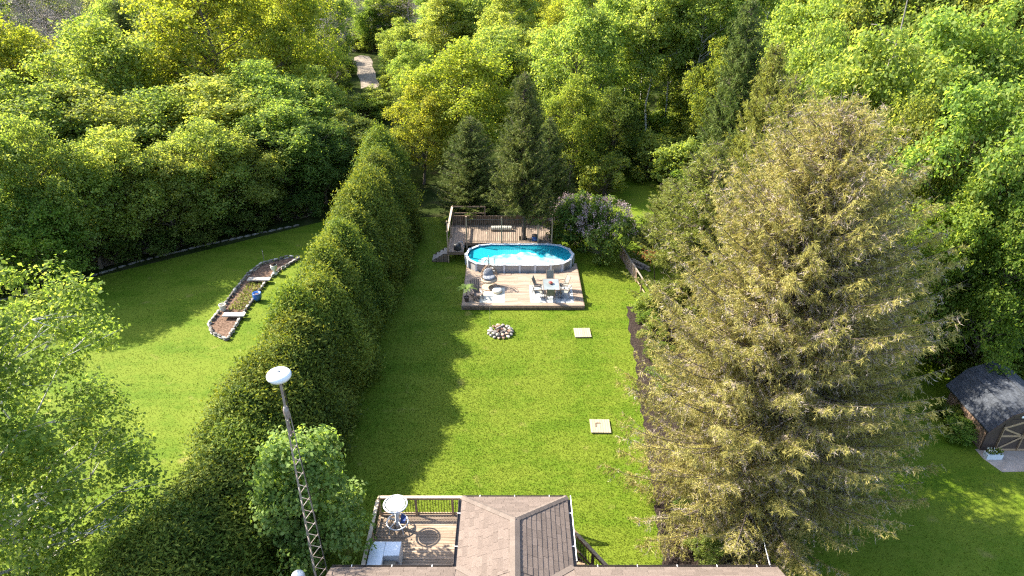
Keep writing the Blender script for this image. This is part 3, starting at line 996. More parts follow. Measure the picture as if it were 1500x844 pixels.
for x in (WL + 0.25, WR - 0.25):
    G().box((x, YF - 0.35, (0.92 + ZE - 0.08) / 2), (0.14, 0.14, ZE - 0.08 - 0.92)).obj('roof_post', M['rail_wood'], hroot)
# ------------------------------------------------------------ raised deck of the house
DX0, DX1, DY0, DY1, DZ = -5.55, 2.15, 15.35, 20.4, 0.9
deck = thing('raised_deck', 'weathered brown raised deck with railing beside the hipped roof', 'deck', (0, 0, 0))
bw = 0.14
nb = int((DY1 - DY0) / (bw + 0.012))
mesh_full = {}
for i in range(nb):
    y = DY0 + (i + 0.5) * (DY1 - DY0) / nb
    j = -2.4 + hr.choice((0, 1.2, 2.4))
    for xa, xb in ((DX0, j - 0.003), (j + 0.003, DX1)):
        L = round(xb - xa, 3)
        if L not in mesh_full:
            mesh_full[L] = G().box((0, 0, 0), (L, (DY1 - DY0) / nb - 0.014, 0.032)).mesh('board', M['house_board'])
        put('board', mesh_full[L], deck, ((xa + xb) / 2, y, DZ - 0.016 + hr.uniform(-0.003, 0.003)))
fr = G()
fr.box(((DX0 + DX1) / 2, DY1 - 0.03, DZ - 0.14), (DX1 - DX0, 0.05, 0.2))
fr.box((DX0 + 0.03, (DY0 + DY1) / 2, DZ - 0.14), (0.05, DY1 - DY0 - 0.12, 0.2))
fr.box((DX1 - 0.03, (DY0 + DY1) / 2, DZ - 0.14), (0.05, DY1 - DY0 - 0.12, 0.2))
fr.obj('frame', M['rail_wood'], deck)
for x in (DX0 + 0.2, -1.7, DX1 - 0.2):
    for y in (DY1 - 0.2, 17.5):
        G().box((x, y, (DZ - 0.045) / 2), (0.14, 0.14, DZ - 0.045)).obj('support_post', M['rail_wood'], deck)
RT = DZ + 1.02


def railing(parent, a, b, n, wood='rail_wood', top='rail_top', bal=True, hgt=1.02, low=0.1, balm='black_metal', last=True, sp=0.115, br=0.012, tw=0.14):
    a, b = Vector(a), Vector(b)
    d = b - a
    L = d.length
    up = Vector((0, 0, 1))
    G().beam(a + up * hgt, b + up * hgt, tw, 0.04).obj('top_rail', M[top], parent)
    G().beam(a + up * (hgt - 0.09), b + up * (hgt - 0.09), 0.04, 0.09).obj('upper_rail', M[wood], parent)
    G().beam(a + up * low, b + up * low, 0.05, 0.08).obj('bottom_rail', M[wood], parent)
    for i in range(n + (1 if last else 0)):
        p = a + d * (i / n)
        G().box(p + up * ((hgt - 0.02) / 2 - 0.001), (0.095, 0.095, hgt - 0.02 - 0.004)).obj('post', M[wood], parent)
    if bal:
        k = int(L / sp)
        bm = G().tube([(0, 0, low), (0, 0, hgt - 0.1)], br, 5).mesh('baluster', M[balm])
        dzs = d.z / L
        for i in range(1, k):
            o = put('baluster', bm, parent, a + d * (i / k))


railing(deck, (DX0 + 0.07, DY1 - 0.07, DZ), (DX1 - 0.07, DY1 - 0.07, DZ), 5)
railing(deck, (DX0 + 0.07, DY0 + 0.3, DZ), (DX0 + 0.07, DY1 - 0.22, DZ), 3, last=False)
# stairs down to the lawn at the right of the roof
st = thing('deck_stairs', 'brown wooden stair with sloping handrail leaving the raised deck', 'stairs', (0, 0, 0))
sa, sb = Vector((2.3, 18.75, DZ)), Vector((3.95, 17.3, -0.05))
sd2 = (sb - sa)
plan = Vector((sd2.x, sd2.y, 0)).normalized()
side = Vector((plan.y, -plan.x, 0))     # towards the house
G().beam(sa + Vector((0, 0, 1.0)), sb + Vector((0, 0, 1.0)), 0.14, 0.05).obj('handrail', M['rail_wood'], st)
G().beam(sa + Vector((0, 0, 0.88)), sb + Vector((0, 0, 0.88)), 0.05, 0.1).obj('upper_rail', M['dark_wood'], st)
G().beam(sa + Vector((0, 0, 0.16)), sb + Vector((0, 0, 0.16)), 0.05, 0.09).obj('bottom_rail', M['dark_wood'], st)
for k in (0.02, 0.5, 0.97):
    p = sa + sd2 * k
    G().box((p.x, p.y, (p.z + 0.98) / 2), (0.1, 0.1, p.z + 0.98)).obj('post', M['dark_wood'], st)
bm_ = G().tube([(0, 0, 0.16), (0, 0, 0.86)], 0.012, 5).mesh('baluster', M['black_metal'])
for i in range(1, 17):
    put('baluster', bm_, st, sa + sd2 * (i / 17))
for k in range(5):
    p = sa + sd2 * ((k + 0.6) / 5.2)
    c = p + side * 0.62
    m = Matrix.Rotation(math.atan2(plan.y, plan.x), 3, 'Z')
    G().box((c.x, c.y, DZ * (1 - (k + 1) / 5.6)), (0.3, 1.1, 0.04), math.atan2(plan.y, plan.x)).obj('tread', M['rail_wood'], st)
for s_ in (0.06, 1.2):
    G().beam(sa + side * s_ - Vector((0, 0, 0.14)), sb + side * s_ + Vector((0, 0, 0.06)), 0.045, 0.2).obj('stringer', M['dark_wood'], st)

# pedestal table with round top
pt = at(583, 772, DZ)
tb = thing('pedestal_table', 'tall round white topped pedestal table with ring foot on the raised deck', 'table', (pt.x, pt.y, DZ))
G().lathe([(0.0, 1.285), (0.34, 1.285), (0.385, 1.295), (0.385, 1.315), (0.33, 1.325), (0.0, 1.325)], n=36).obj('table_top', M['white_plastic'], tb, smooth=False)
G().tube([(0.46 * math.cos(t * math.pi / 18), 0.46 * math.sin(t * math.pi / 18), 1.30) for t in range(36)], 0.035, 8, True).obj('rim_ring', M['white_plastic'], tb, smooth=True)
for k in range(3):
    t = k * 2.094 + 0.5
    G().beam((0.36 * math.cos(t), 0.36 * math.sin(t), 1.30), (0.45 * math.cos(t), 0.45 * math.sin(t), 1.30), 0.05, 0.02).obj('rim_bracket', M['black_metal'], tb)
G().lathe([(0.13, 0.02), (0.10, 0.3), (0.075, 0.55), (0.075, 1.0)], n=16).obj('pedestal', M['white_plastic'], tb, smooth=True)
G().lathe([(0.15, 0.98), (0.17, 1.05), (0.16, 1.22), (0.10, 1.29)], n=16).obj('collar', M['red_plastic'], tb, smooth=True)
G().tube([(0.43 * math.cos(t * math.pi / 18), 0.43 * math.sin(t * math.pi / 18), 0.30) for t in range(36)], 0.026, 8, True).obj('foot_ring', M['white_plastic'], tb, smooth=True)
for k in range(5):
    t = k * 1.2566 + 0.3
    G().tube([(0.08 * math.cos(t), 0.08 * math.sin(t), 0.42), (0.43 * math.cos(t), 0.43 * math.sin(t), 0.30), (0.5 * math.cos(t), 0.5 * math.sin(t), 0.012)], 0.02, 6).obj('leg', M['white_plastic'], tb)
cl = thing('folded_towel', 'dark blue cloth lying on the ring foot of the pedestal table', 'towel', (pt.x + 0.2, pt.y + 0.05, DZ))
G().add([(-0.06, -0.2, 0.34), (0.12, -0.2, 0.36), (0.14, 0.14, 0.37), (-0.05, 0.15, 0.52), (-0.06, -0.2, 0.36), (0.13, -0.21, 0.39), (0.15, 0.15, 0.40), (-0.05, 0.16, 0.56)],
        [(0, 3, 2, 1), (4, 5, 6, 7), (0, 1, 5, 4), (1, 2, 6, 5), (2, 3, 7, 6), (3, 0, 4, 7)]).obj('cloth', M['blue_cloth'], cl)
# white L-shaped cabinet with a beige recess
cb = at(562, 818, DZ)
cb = Vector((-4.85, 17.3, DZ))
wc = thing('patio_cabinet', 'white L shaped patio cabinet with beige well by the house eave', 'cabinet', cb)
g = G()
g.box((-0.28, 0, 0.42), (0.55, 1.9, 0.84))
g.obj('long_body', M['white_plastic'], wc, bevel=0.015)
G().box((0.30, 0.62, 0.42), (0.60, 0.66, 0.83)).obj('short_body', M['white_plastic'], wc, bevel=0.015)
G().box((0.24, -0.30, 0.3), (0.48, 1.1, 0.6)).obj('well', M['beige_cloth'], wc, bevel=0.02)
for k in range(7):
    G().tube([(0.52 + 0.03 * (k % 3), -0.75 + 0.14 * k, 0.0), (0.52 + 0.04 * ((k * 2) % 3), -0.75 + 0.14 * k + 0.03, 0.55 + 0.05 * (k % 2))], 0.018, 5).obj('rack_bar', M['white_paint'], wc)
G().beam((0.54, -0.8, 0.56), (0.54, 0.2, 0.56), 0.05, 0.03).obj('rack_rail', M['dark_pot'], wc)

# ------------------------------------------------------------ lattice mast with its dome
mx, my = -6.62, 15.75
mast = thing('antenna_mast', 'rusty tapering lattice mast carrying a white disc antenna beside the house', 'antenna mast', (mx, my, 0))
MH = 10.1
def leg_pt(k, z):
    s = 0.35 + (0.085 - 0.35) * z / MH
    t = 0.5 + k * 2.0944
    return Vector((s * math.cos(t), s * math.sin(t), z))
for k in range(3):
    G().tube([leg_pt(k, z) for z in (-0.1, 3, 6, MH)], 0.016, 6).obj('mast_leg', M['galv'], mast)
z = 0.3
i = 0
while z < MH - 0.2:
    for k in range(3):
        G().beam(leg_pt(k, z), leg_pt((k + 1) % 3, z + (0.12 if k != 1 else 0.0)), 0.02, 0.012).obj('brace', M['rust'], mast)
    z += 0.56
    i += 1
G().tube([(0, 0, 9.2), (0, 0, 11.35)], 0.04, 8).obj('mast_pipe', M['rust'], mast)
G().lathe([(0.07, 9.95), (0.09, 10.05), (0.09, 10.2), (0.06, 10.3)], n=10).obj('rotor', M['rust'], mast)
G().lathe([(0.10, 11.3), (0.30, 11.33), (0.345, 11.40), (0.345, 11.47), (0.30, 11.53), (0.16, 11.565), (0.0, 11.575)], n=32).obj('disc_antenna', M['white_plastic'], mast, smooth=True)
G().lathe([(0.06, 11.56), (0.05, 11.60), (0.0, 11.605)], n=10).obj('cap', M['galv'], mast)
cw = G().tube([(0.05, 0.03, 11.2), (0.09, 0.06, 9.3), (0.22, 0.05, 6), (0.28, 0.0, 3), (0.3, -0.02, 0.4)], 0.012, 5).obj('cable', M['black_metal'], mast)
dv = thing('roof_vent', 'white domed vent cap on a short pipe next to the lattice mast', 'vent', (-7.35, 15.7, 0))
G().tube([(0, 0, -0.05), (0, 0, 2.75)], 0.07, 8).obj('pipe', M['galv'], dv)
G().lathe([(0.20, 2.72), (0.24, 2.78), (0.24, 2.98), (0.2, 3.08), (0.1, 3.14), (0.0, 3.155)], n=20).obj('cap', M['white_plastic'], dv, smooth=True)
G().box((0.2, 0.02, 2.7), (0.34, 0.12, 0.14)).obj('bracket', M['grey_wood'], dv)

# ------------------------------------------------------------ pool deck
PX0, PX1, PY0, PY1, PZ = -3.28, 4.72, 38.6, 44.7, 0.3
PCX, PCY, PHS, PR = 0.55, 45.1, 2.2, 1.8
pd = thing('pool_deck', 'sunlit low wooden deck in front of the oval pool', 'deck', (0, 0, 0))
nb = int((PY1 - PY0) / 0.145)
bwid = (PY1 - PY0) / nb
cache = {}
for i in range(nb):
    y = PY0 + (i + 0.5) * bwid
    segs = []
    dy = PCY - (y + bwid / 2)
    if dy < PR + 0.06:
        x = PHS + math.sqrt(max((PR + 0.06) ** 2 - max(dy, 0) ** 2, 0.0))
        segs = [(PX0, PCX - x), (PCX + x, PX1)]
    else:
        j = hr.choice((-1.6, 0.4, 2.0))
        segs = [(PX0, j - 0.003), (j + 0.003, PX1)]
    for a, b in segs:
        if b - a < 0.06: continue
        L = round(b - a, 3)
        if L not in cache:
            cache[L] = G().box((0, 0, 0), (L, bwid - 0.014, 0.034)).mesh('board', M['deck_board'])
        put('board', cache[L], pd, ((a + b) / 2, y, PZ - 0.017 + hr.uniform(-0.003, 0.003)))
fr = G()
fr.box(((PX0 + PX1) / 2, PY0 - 0.022, PZ / 2 - 0.006), (PX1 - PX0 + 0.08, 0.04, PZ - 0.01))
fr.obj('front_fascia', M['deck_board'], pd)
for x in (PX0 - 0.022, PX1 + 0.022):
    G().box((x, (PY0 + PY1) / 2 + 0.002, PZ / 2 - 0.006), (0.04, PY1 - PY0, PZ - 0.01)).obj('side_fascia', M['dark_wood'], pd)
G().box(((PX0 + PX1) / 2, (PY0 + PY0 + 4) / 2, 0.12), (PX1 - PX0 - 0.1, 4.2, 0.2)).obj('joist_frame', M['dark_wood'], pd)

# ------------------------------------------------------------ oval pool
pool = thing('oval_pool', 'oval above ground pool of blue water with pale rim and grey wall panels', 'pool', (PCX, PCY, 0))
def oval(r, k=6):
    P = []
    for i in range(k + 1):
        t = -math.pi / 2 + math.pi * i / k
        P.append((PHS + r * math.cos(t), r * math.sin(t)))
    P += [(PHS - PHS * 2 * j / 4, r) for j in range(1, 4)]
    for i in range(k + 1):
        t = math.pi / 2 + math.pi * i / k
        P.append((-PHS + r * math.cos(t), r * math.sin(t)))
    P += [(-PHS + PHS * 2 * j / 4, -r) for j in range(1, 4)]
    return P
RIM = 0.86
Po, Pi, Pw = oval(PR + 0.02), oval(PR - 0.17), oval(PR - 0.07)
Pl = oval(PR - 0.10)
n = len(Po)
for i in range(n):
    j = (i + 1) % n
    g = G()
    a, b, c, d = Po[i], Po[j], Pi[j], Pi[i]
    g.prism([a, b, c, d], RIM - 0.045, RIM)
    g.obj('rim_ledge', M['pool_rim'], pool)
    w1, w2 = Pw[i], Pw[j]
    mid = Vector(((w1[0] + w2[0]) / 2, (w1[1] + w2[1]) / 2, 0))
    G().beam((w1[0], w1[1], 0.42), (w2[0], w2[1], 0.42), 0.04, 0.8).obj('wall_panel', M['pool_wall'], pool)
    dx, dy = w2[0] - w1[0], w2[1] - w1[1]
    G().box((w1[0] * 1.008, w1[1] * 1.02, 0.42), (0.14, 0.14, 0.84), math.atan2(dy, dx)).obj('upright', M['pool_rim'], pool)
    e = Po[i]
    G().box((e[0] * 0.975, e[1] * 0.955, RIM + 0.012), (0.17, 0.2, 0.03), math.atan2(Po[j][1] - Po[i - 1][1], Po[j][0] - Po[i - 1][0])).obj('rim_cap', M['pool_rim'], pool)
lg = G()
for i in range(n):
    j = (i + 1) % n
    a, b = Pl[i], Pl[j]
    lg.add([(a[0], a[1], RIM - 0.05), (b[0], b[1], RIM - 0.05), (b[0], b[1], 0.03), (a[0], a[1], 0.03)], [(0, 1, 2, 3)])
lg.add([(x, y, 0.03) for x, y in Pl], [tuple(range(n))])
lg.obj('liner', M['liner'], pool)
G().add([(x, y, RIM - 0.13) for x, y in oval(PR - 0.105)], [tuple(range(n))]).obj('water', M['water'], pool)
# floating cover sheet on the near half
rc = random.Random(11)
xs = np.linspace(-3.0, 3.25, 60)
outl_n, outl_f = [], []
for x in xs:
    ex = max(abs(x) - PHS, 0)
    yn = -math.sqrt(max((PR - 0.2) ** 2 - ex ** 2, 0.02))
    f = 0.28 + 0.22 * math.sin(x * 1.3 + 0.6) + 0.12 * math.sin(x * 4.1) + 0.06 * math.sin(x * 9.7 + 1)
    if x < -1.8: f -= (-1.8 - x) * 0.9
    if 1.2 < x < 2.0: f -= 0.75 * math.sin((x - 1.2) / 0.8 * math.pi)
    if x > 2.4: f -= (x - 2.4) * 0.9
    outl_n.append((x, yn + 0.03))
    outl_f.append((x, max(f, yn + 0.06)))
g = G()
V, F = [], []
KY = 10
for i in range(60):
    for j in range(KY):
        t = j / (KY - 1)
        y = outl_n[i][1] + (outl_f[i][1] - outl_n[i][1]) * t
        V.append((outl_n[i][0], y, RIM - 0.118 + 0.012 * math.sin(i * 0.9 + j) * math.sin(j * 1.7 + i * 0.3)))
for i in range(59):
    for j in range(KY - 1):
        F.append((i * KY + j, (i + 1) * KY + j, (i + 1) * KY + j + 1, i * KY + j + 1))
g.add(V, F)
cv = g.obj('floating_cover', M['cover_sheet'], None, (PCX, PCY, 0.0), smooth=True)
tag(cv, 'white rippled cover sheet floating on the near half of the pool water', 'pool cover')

# ------------------------------------------------------------ raised back deck with black bar fence
bk = thing('back_deck', 'shaded raised deck behind the pool with black bar screen and posts', 'deck', (0, 0, 0))
BX0, BX1, BY0, BY1, BZ = -4.75, 3.05, 46.98, 50.3, 0.9
nb = int((BX1 - BX0) / 0.145)
bwid = (BX1 - BX0) / nb
cache = {}
for i in range(nb):
    x = BX0 + (i + 0.5) * bwid
    y0 = 45.4 if x < -3.55 else BY0
    if 0.5 < x < 1.15:      # gap round the spruce trunk
        segs = [(BY0, 47.35), (48.15, BY1)]
    else:
        segs = [(y0, BY1)]
    for a, b in segs:
        L = round(b - a, 3)
        if L not in cache:
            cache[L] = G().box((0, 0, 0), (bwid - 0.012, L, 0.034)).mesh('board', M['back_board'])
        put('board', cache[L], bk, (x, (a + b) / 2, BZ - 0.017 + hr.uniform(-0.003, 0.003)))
G().box(((BX0 - 3.55) / 2, 45.37, BZ - 0.12), (1.2, 0.04, 0.22)).obj('front_fascia', M['dark_wood'], bk)
G().box((BX0 - 0.025, (45.4 + BY1) / 2, BZ - 0.12), (0.04, BY1 - 45.4, 0.22)).obj('side_fascia', M['dark_wood'], bk)
G().box(((-3.55 + BX1) / 2, BY0 - 0.03, BZ - 0.12), (BX1 + 3.55, 0.04, 0.22)).obj('long_fascia', M['dark_wood'], bk)
tall = {(-4.72, 45.42): 3.35, (-3.42, 46.95): 3.05, (-0.78, 46.95): 3.0, (1.95, 46.95): 3.0, (3.0, 46.95): 2.9, (3.0, 48.6): 2.6, (-4.7, 50.2): 2.6, (-2.15, 50.2): 2.55, (0.4, 50.2): 2.5, (3.0, 50.2): 2.5, (-4.7, 47.9): 2.5}
for (x, y), zt in tall.items():
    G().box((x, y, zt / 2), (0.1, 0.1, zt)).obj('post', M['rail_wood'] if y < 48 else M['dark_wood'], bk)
bm_ = G().tube([(0, 0, 0), (0, 0, 1.78)], 0.017, 5).mesh('bar', M['black_metal'])
px = [-3.42, -0.78, 1.95, 3.0]
for a, b in zip(px[:-1], px[1:]):
    k = int((b - a) / 0.15)
    for i in range(1, k):
        put('bar', bm_, bk, (a + (b - a) * i / k, 46.95, 1.02))
    G().beam((a, 46.95, 2.8), (b, 46.95, 2.8), 0.035, 0.035).obj('bar_rail', M['black_metal'], bk)
    G().beam((a, 46.95, 1.03), (b, 46.95, 1.03), 0.035, 0.035).obj('bar_rail', M['black_metal'], bk)
# side and rear rails
G().beam((BX0 + 0.03, 45.4, 2.5), (BX0 + 0.03, 50.2, 2.5), 0.15, 0.07).obj('side_rail', M['rail_top'], bk)
G().beam((BX0 + 0.03, 45.4, 1.2), (BX0 + 0.03, 50.2, 1.2), 0.05, 0.09).obj('side_rail', M['dark_wood'], bk)
for z_ in (2.5, 1.95):
    G().beam((BX0, 50.2, z_), (-2.1, 50.2, z_), 0.05, 0.1).obj('rear_rail', M['dark_wood'], bk)
for x in np.arange(-4.6, 3.0, 0.16):
    G().box((x + 0.01, 50.27, 1.28), (0.135, 0.025, 0.76 + hr.uniform(-0.02, 0.02))).obj('rear_slat', M['dark_wood'], bk)
G().beam((BX0, 50.24, 1.70), (3.05, 50.24, 1.70), 0.08, 0.04).obj('rear_rail', M['dark_wood'], bk)
k = int(4.6 / 0.15)
for i in range(1, k):
    put('bar', G().tube([(0, 0, 0), (0, 0, 1.24)], 0.011, 5).mesh('bar', M['black_metal']) if i == 1 else bk.children[-1].data, bk, (BX0 + 0.03, 45.45 + 4.7 * i / k, 1.22))
for x in (-3.5, -1.0, 1.8):
    G().box((x, 48.6, 0.43), (0.14, 0.14, 0.86)).obj('support_post', M['dark_wood'], bk)
# steps up to it
stp = thing('deck_steps', 'four grey wooden steps rising to the left corner of the back deck', 'steps', (0, 0, 0))
for k in range(4):
    x = BX0 - 0.2 - 0.28 * (3 - k)
    zt = 0.18 * (k + 1)
    G().box((x, 45.95, zt - 0.02), (0.29, 1.0, 0.04)).obj('tread', M['grey_wood'], stp)
    G().box((x - 0.13, 45.95, zt / 2 - 0.02), (0.03, 0.96, zt - 0.04)).obj('riser', M['dark_wood'], stp)
for y in (45.47, 46.43):
    G().add([(BX0 - 1.2, y, 0), (BX0 - 0.06, y, 0), (BX0 - 0.06, y, 0.68), (BX0 - 0.34, y, 0.68), (BX0 - 1.2, y, 0.14), (BX0 - 1.2, y + 0.04, 0), (BX0 - 0.06, y + 0.04, 0), (BX0 - 0.06, y + 0.04, 0.68), (BX0 - 0.34, y + 0.04, 0.68), (BX0 - 1.2, y + 0.04, 0.14)],
            [(0, 1, 2, 3, 4), (9, 8, 7, 6, 5), (0, 5, 6, 1), (1, 6, 7, 2), (2, 7, 8, 3), (3, 8, 9, 4), (4, 9, 5, 0)]).obj('stringer', M['dark_wood'], stp)
# rolled cover, drum, buckets on the back deck
rl = thing('rolled_cover', 'long white rolled pool cover lying on the back deck', 'pool cover', (-0.85, 49.2, BZ))
G().tube([(-0.8, 0, 0.19), (0.0, 0.02, 0.2), (0.8, 0, 0.19)], 0.19, 14).obj('roll', M['rug'], rl, smooth=False)
for x in (-0.5, 0.45):
    G().tube([(x + 0.0, 0.2 * math.cos(t * math.pi / 8), 0.195 + 0.2 * math.sin(t * math.pi / 8)) for t in range(16)], 0.012, 4, True).obj('strap', M['beige_cloth'], rl)
fp = thing('pool_pump', 'round black pump drum standing on the narrow left arm of back deck', 'pump', (-4.05, 45.75, BZ))
G().lathe([(0.26, 0.0), (0.28, 0.06), (0.28, 0.4), (0.22, 0.5), (0.08, 0.54)], n=20).obj('drum', M['black_metal'], fp, smooth=True)
G().box((0.0, 0.32, 0.14), (0.2, 0.3, 0.24)).obj('motor', M['black_metal'], fp, bevel=0.02)
G().tube([(0.05, 0, 0.52), (0.1, 0, 0.62), (0.35, 0.1, 0.6), (0.5, 0.2, 0.1)], 0.03, 6).obj('hose', M['cushion'], fp)
bt = thing('storage_tub', 'dark green lidded tub by the bars at the right of the back deck', 'tub', (1.75, 47.35, BZ))
G().lathe([(0.2, 0.0), (0.24, 0.4)], n=16).obj('body', M['blue_glaze'], bt)
G().lathe([(0.26, 0.402), (0.26, 0.44), (0.1, 0.47)], n=16).obj('lid', M['dark_pot'], bt)
lad = thing('pool_ladder', 'slim grey pool ladder hooked over the left near rim', 'ladder', (-1.45, 43.45, 0))
for x in (-0.22, 0.22):
    G().tube([(x, -0.38, PZ), (x, -0.3, 1.1), (x, -0.15, 1.45), (x, 0.1, 1.5), (x, 0.35, 1.25), (x, 0.42, 0.3)], 0.02, 6).obj('side_rail', M['galv'], lad)
for z_ in (0.5, 0.72):
    G().beam((-0.22, -0.35, z_), (0.22, -0.35, z_), 0.08, 0.03).obj('rung', M['white_plastic'], lad)

# ------------------------------------------------------------ furniture on the pool deck
rug1 = sheet('rug', [(-2.15, 38.95), (-0.5, 38.95), (-0.5, 41.0), (-2.15, 41.0)], PZ + 0.008, 'rug', None)
tag(rug1, 'plain cream rug under the hanging chair on the pool deck', 'rug')
rug2 = sheet('rug', [(1.2, 38.95), (4.1, 38.95), (4.1, 41.35), (1.2, 41.35)], PZ + 0.008, 'pattern_rug', None)
tag(rug2, 'blue and white patterned rug under the dining set', 'rug')

# hanging egg chair
eg = thing('hanging_chair', 'wicker hanging egg chair with grey cushion and round base', 'hanging chair', (-1.55, 41.05, PZ), 0.25)
g = G()
g.lathe([(0.55, 0.01), (0.57, 0.03), (0.55, 0.06), (0.0, 0.065)], n=28)
g.obj('base', M['rail_top'], eg)
G().tube([(0.56 * math.cos(t * math.pi / 14), 0.56 * math.sin(t * math.pi / 14), 0.05) for t in range(28)], 0.03, 6, True).obj('base_ring', M['wicker'], eg)
for sx in (-0.1, 0.1):
    G().tube([(sx, 0.5, 0.05), (sx * 1.6, 0.72, 0.5), (sx * 1.8, 0.78, 1.1), (sx * 1.4, 0.62, 1.75), (sx * 0.8, 0.3, 2.0), (0, 0.05, 1.96)], 0.022, 6).obj('stand', M['black_metal'], eg)
G().tube([(0, 0.05, 1.96), (0, 0.05, 1.72)], 0.014, 5).obj('chain', M['galv'], eg)
def egg(t, h):      # t around, h 0..1 up; open towards -y
    r = 0.56 * math.sin(math.pi * (0.16 + 0.80 * h)) ** 0.8
    return Vector((r * math.cos(t), 0.05 + r * math.sin(t) * 0.95, 0.42 + 1.3 * h))
g = G()
for i in range(15):
    t = R_(-20 + 220 * i / 14)
    g.tube([egg(t, h) for h in np.linspace(0, 1, 8)], 0.010, 4)
for h in np.linspace(0.06, 0.95, 9):
    g.tube([egg(R_(-20 + 220 * i / 18), h) for i in range(19)], 0.010, 4)
g.obj('basket', M['wicker'], eg)
g = G()
g.tube([egg(R_(-20), h) for h in np.linspace(0, 1, 10)], 0.028, 6)
g.tube([egg(R_(200), h) for h in np.linspace(0, 1, 10)], 0.028, 6)
g.obj('opening_edge', M['wicker'], eg)
g = G()
g.lathe([(0.40, 0.45), (0.55, 0.55), (0.56, 0.66), (0.45, 0.72), (0.0, 0.70)], (0, 0.03, 0), 24)
g.obj('seat_shell', M['rail_top'], eg, smooth=True)
G().lathe([(0.3, 0.70), (0.44, 0.74), (0.44, 0.82), (0.34, 0.88), (0.0, 0.86)], (0, 0.05, 0), 24).obj('seat_cushion', M['cushion'], eg, smooth=True)
g = G()
g.lathe([(0.0, 0.0), (0.30, 0.03), (0.36, 0.10), (0.30, 0.17), (0.0, 0.18)], (0, 0, 0), 20)
bc = g.obj('back_cushion', M['cushion'], eg, (0, 0.32, 0.92), smooth=True)
bc.rotation_euler = (R_(62), 0, 0)
# ottoman beside it
ot = thing('pouf', 'pale round pouf in front of the hanging egg chair', 'pouf', (-1.0, 40.35, PZ + 0.008))
G().lathe([(0.26, 0.0), (0.33, 0.06), (0.34, 0.18), (0.27, 0.26), (0.0, 0.27)], n=22).obj('body', M['pale_plaster'], ot, smooth=True)
G().tube([(0.335 * math.cos(t * math.pi / 12), 0.335 * math.sin(t * math.pi / 12), 0.13) for t in range(24)], 0.012, 5, True).obj('piping', M['beige_cloth'], ot)

# adirondack chair
ad = thing('adirondack_chair', 'dark brown slatted garden chair by the potted palm', 'chair', (-2.35, 39.65, PZ), R_(20))
for i in range(5):
    G().box((-0.24 + 0.12 * i, 0.0, 0.0), (0.105, 0.02, 0.86 + 0.06 * (2 - abs(i - 2)))).obj('back_slat', M['adirondack'], ad, (0, 0.36, 0.72)).rotation_euler = (R_(-22), R_((i - 2) * 3), 0)
for i in range(5):
    G().box((0, -0.32 + 0.13 * i, 0.36 - 0.024 * i), (0.56, 0.11, 0.022)).obj('seat_slat', M['adirondack'], ad)
for sx in (-0.33, 0.33):
    G().box((sx, -0.02, 0.58), (0.13, 0.74, 0.025)).obj('armrest', M['adirondack'], ad)
    G().box((sx, -0.32, 0.285), (0.04, 0.1, 0.565)).obj('leg', M['adirondack'], ad)
    G().beam((sx * 0.92, -0.36, 0.32), (sx * 0.92, 0.55, 0.03), 0.03, 0.11).obj('leg', M['adirondack'], ad)
G().box((0, 0.42, 0.56), (0.7, 0.03, 0.07)).obj('back_brace', M['adirondack'], ad)
# potted palm
pp = thing('potted_palm', 'small green palm in a dark pot at the deck corner', 'potted plant', (-3.0, 39.15, PZ))
G().lathe([(0.13, 0.0), (0.17, 0.28), (0.19, 0.30), (0.19, 0.34), (0.155, 0.34), (0.15, 0.28), (0.0, 0.28)], n=16).obj('pot', M['dark_pot'], pp)
G().tube([(0, 0, 0.28), (0.02, 0.01, 0.6), (-0.01, 0.02, 0.95)], [0.04, 0.032, 0.028], 6).obj('stem', M['bark'], pp)
rp = np.random.default_rng(4)
for k in range(16):
    a = k * 2.4
    el = rp.uniform(0.2, 1.1)
    L = rp.uniform(0.55, 0.8)
    Vs, Fs = [], []
    g = G()
    pts = []
    for s in np.linspace(0, 1, 6):
        r = L * s * math.cos(el) + 0.12 * s
        zz = 0.95 + L * s * math.sin(el) - 0.55 * L * s * s
        pts.append(Vector((r * math.cos(a), r * math.sin(a), zz)))
    sd3 = Vector((-math.sin(a), math.cos(a), 0))
    for q in range(5):
        p, p2 = pts[q], pts[q + 1]
        for sg in (-1, 1):
            for o in (0.0, 0.5):
                b0 = p + (p2 - p) * o
                tip = b0 + sd3 * (sg * 0.17 * (1 - 0.12 * q)) + (p2 - p).normalized() * 0.12 + Vector((0, 0, -0.03))
                g.add([b0, b0 + (p2 - p) * 0.35, tip], [(0, 1, 2)])
    g.tube(pts, 0.006, 4)
    g.obj('frond', M['palm'], pp)
# dining set
dt = thing('dining_table', 'rectangular glass dining table ringed by sling chairs on the pool deck', 'table', (2.62, 40.15, PZ + 0.01))
G().box((0, 0, 0.715), (1.05, 1.5, 0.02)).obj('glass_top', M['glass_top'], dt)
g = G()
for a, b in (((-0.54, -0.77), (0.54, -0.77)), ((-0.54, 0.77), (0.54, 0.77)), ((-0.54, -0.77), (-0.54, 0.77)), ((0.54, -0.77), (0.54, 0.77))):
    g.beam((a[0], a[1], 0.70), (b[0], b[1], 0.70), 0.045, 0.05)
g.obj('table_frame', M['chair_frame'], dt)
for sx in (-0.46, 0.46):
    for sy in (-0.66, 0.66):
        G().tube([(sx, sy, 0), (sx * 0.95, sy * 0.95, 0.69)], 0.024, 6).obj('leg', M['chair_frame'], dt)
pv = thing('table_centrepiece', 'small terracotta bowl standing on the glass dining table', 'bowl', (2.6, 40.2, PZ + 0.735))
G().lathe([(0.08, 0.0), (0.16, 0.1), (0.17, 0.12), (0.15, 0.11), (0.06, 0.03), (0.0, 0.03)], n=16).obj('bowl', M['brown_stone'], pv)
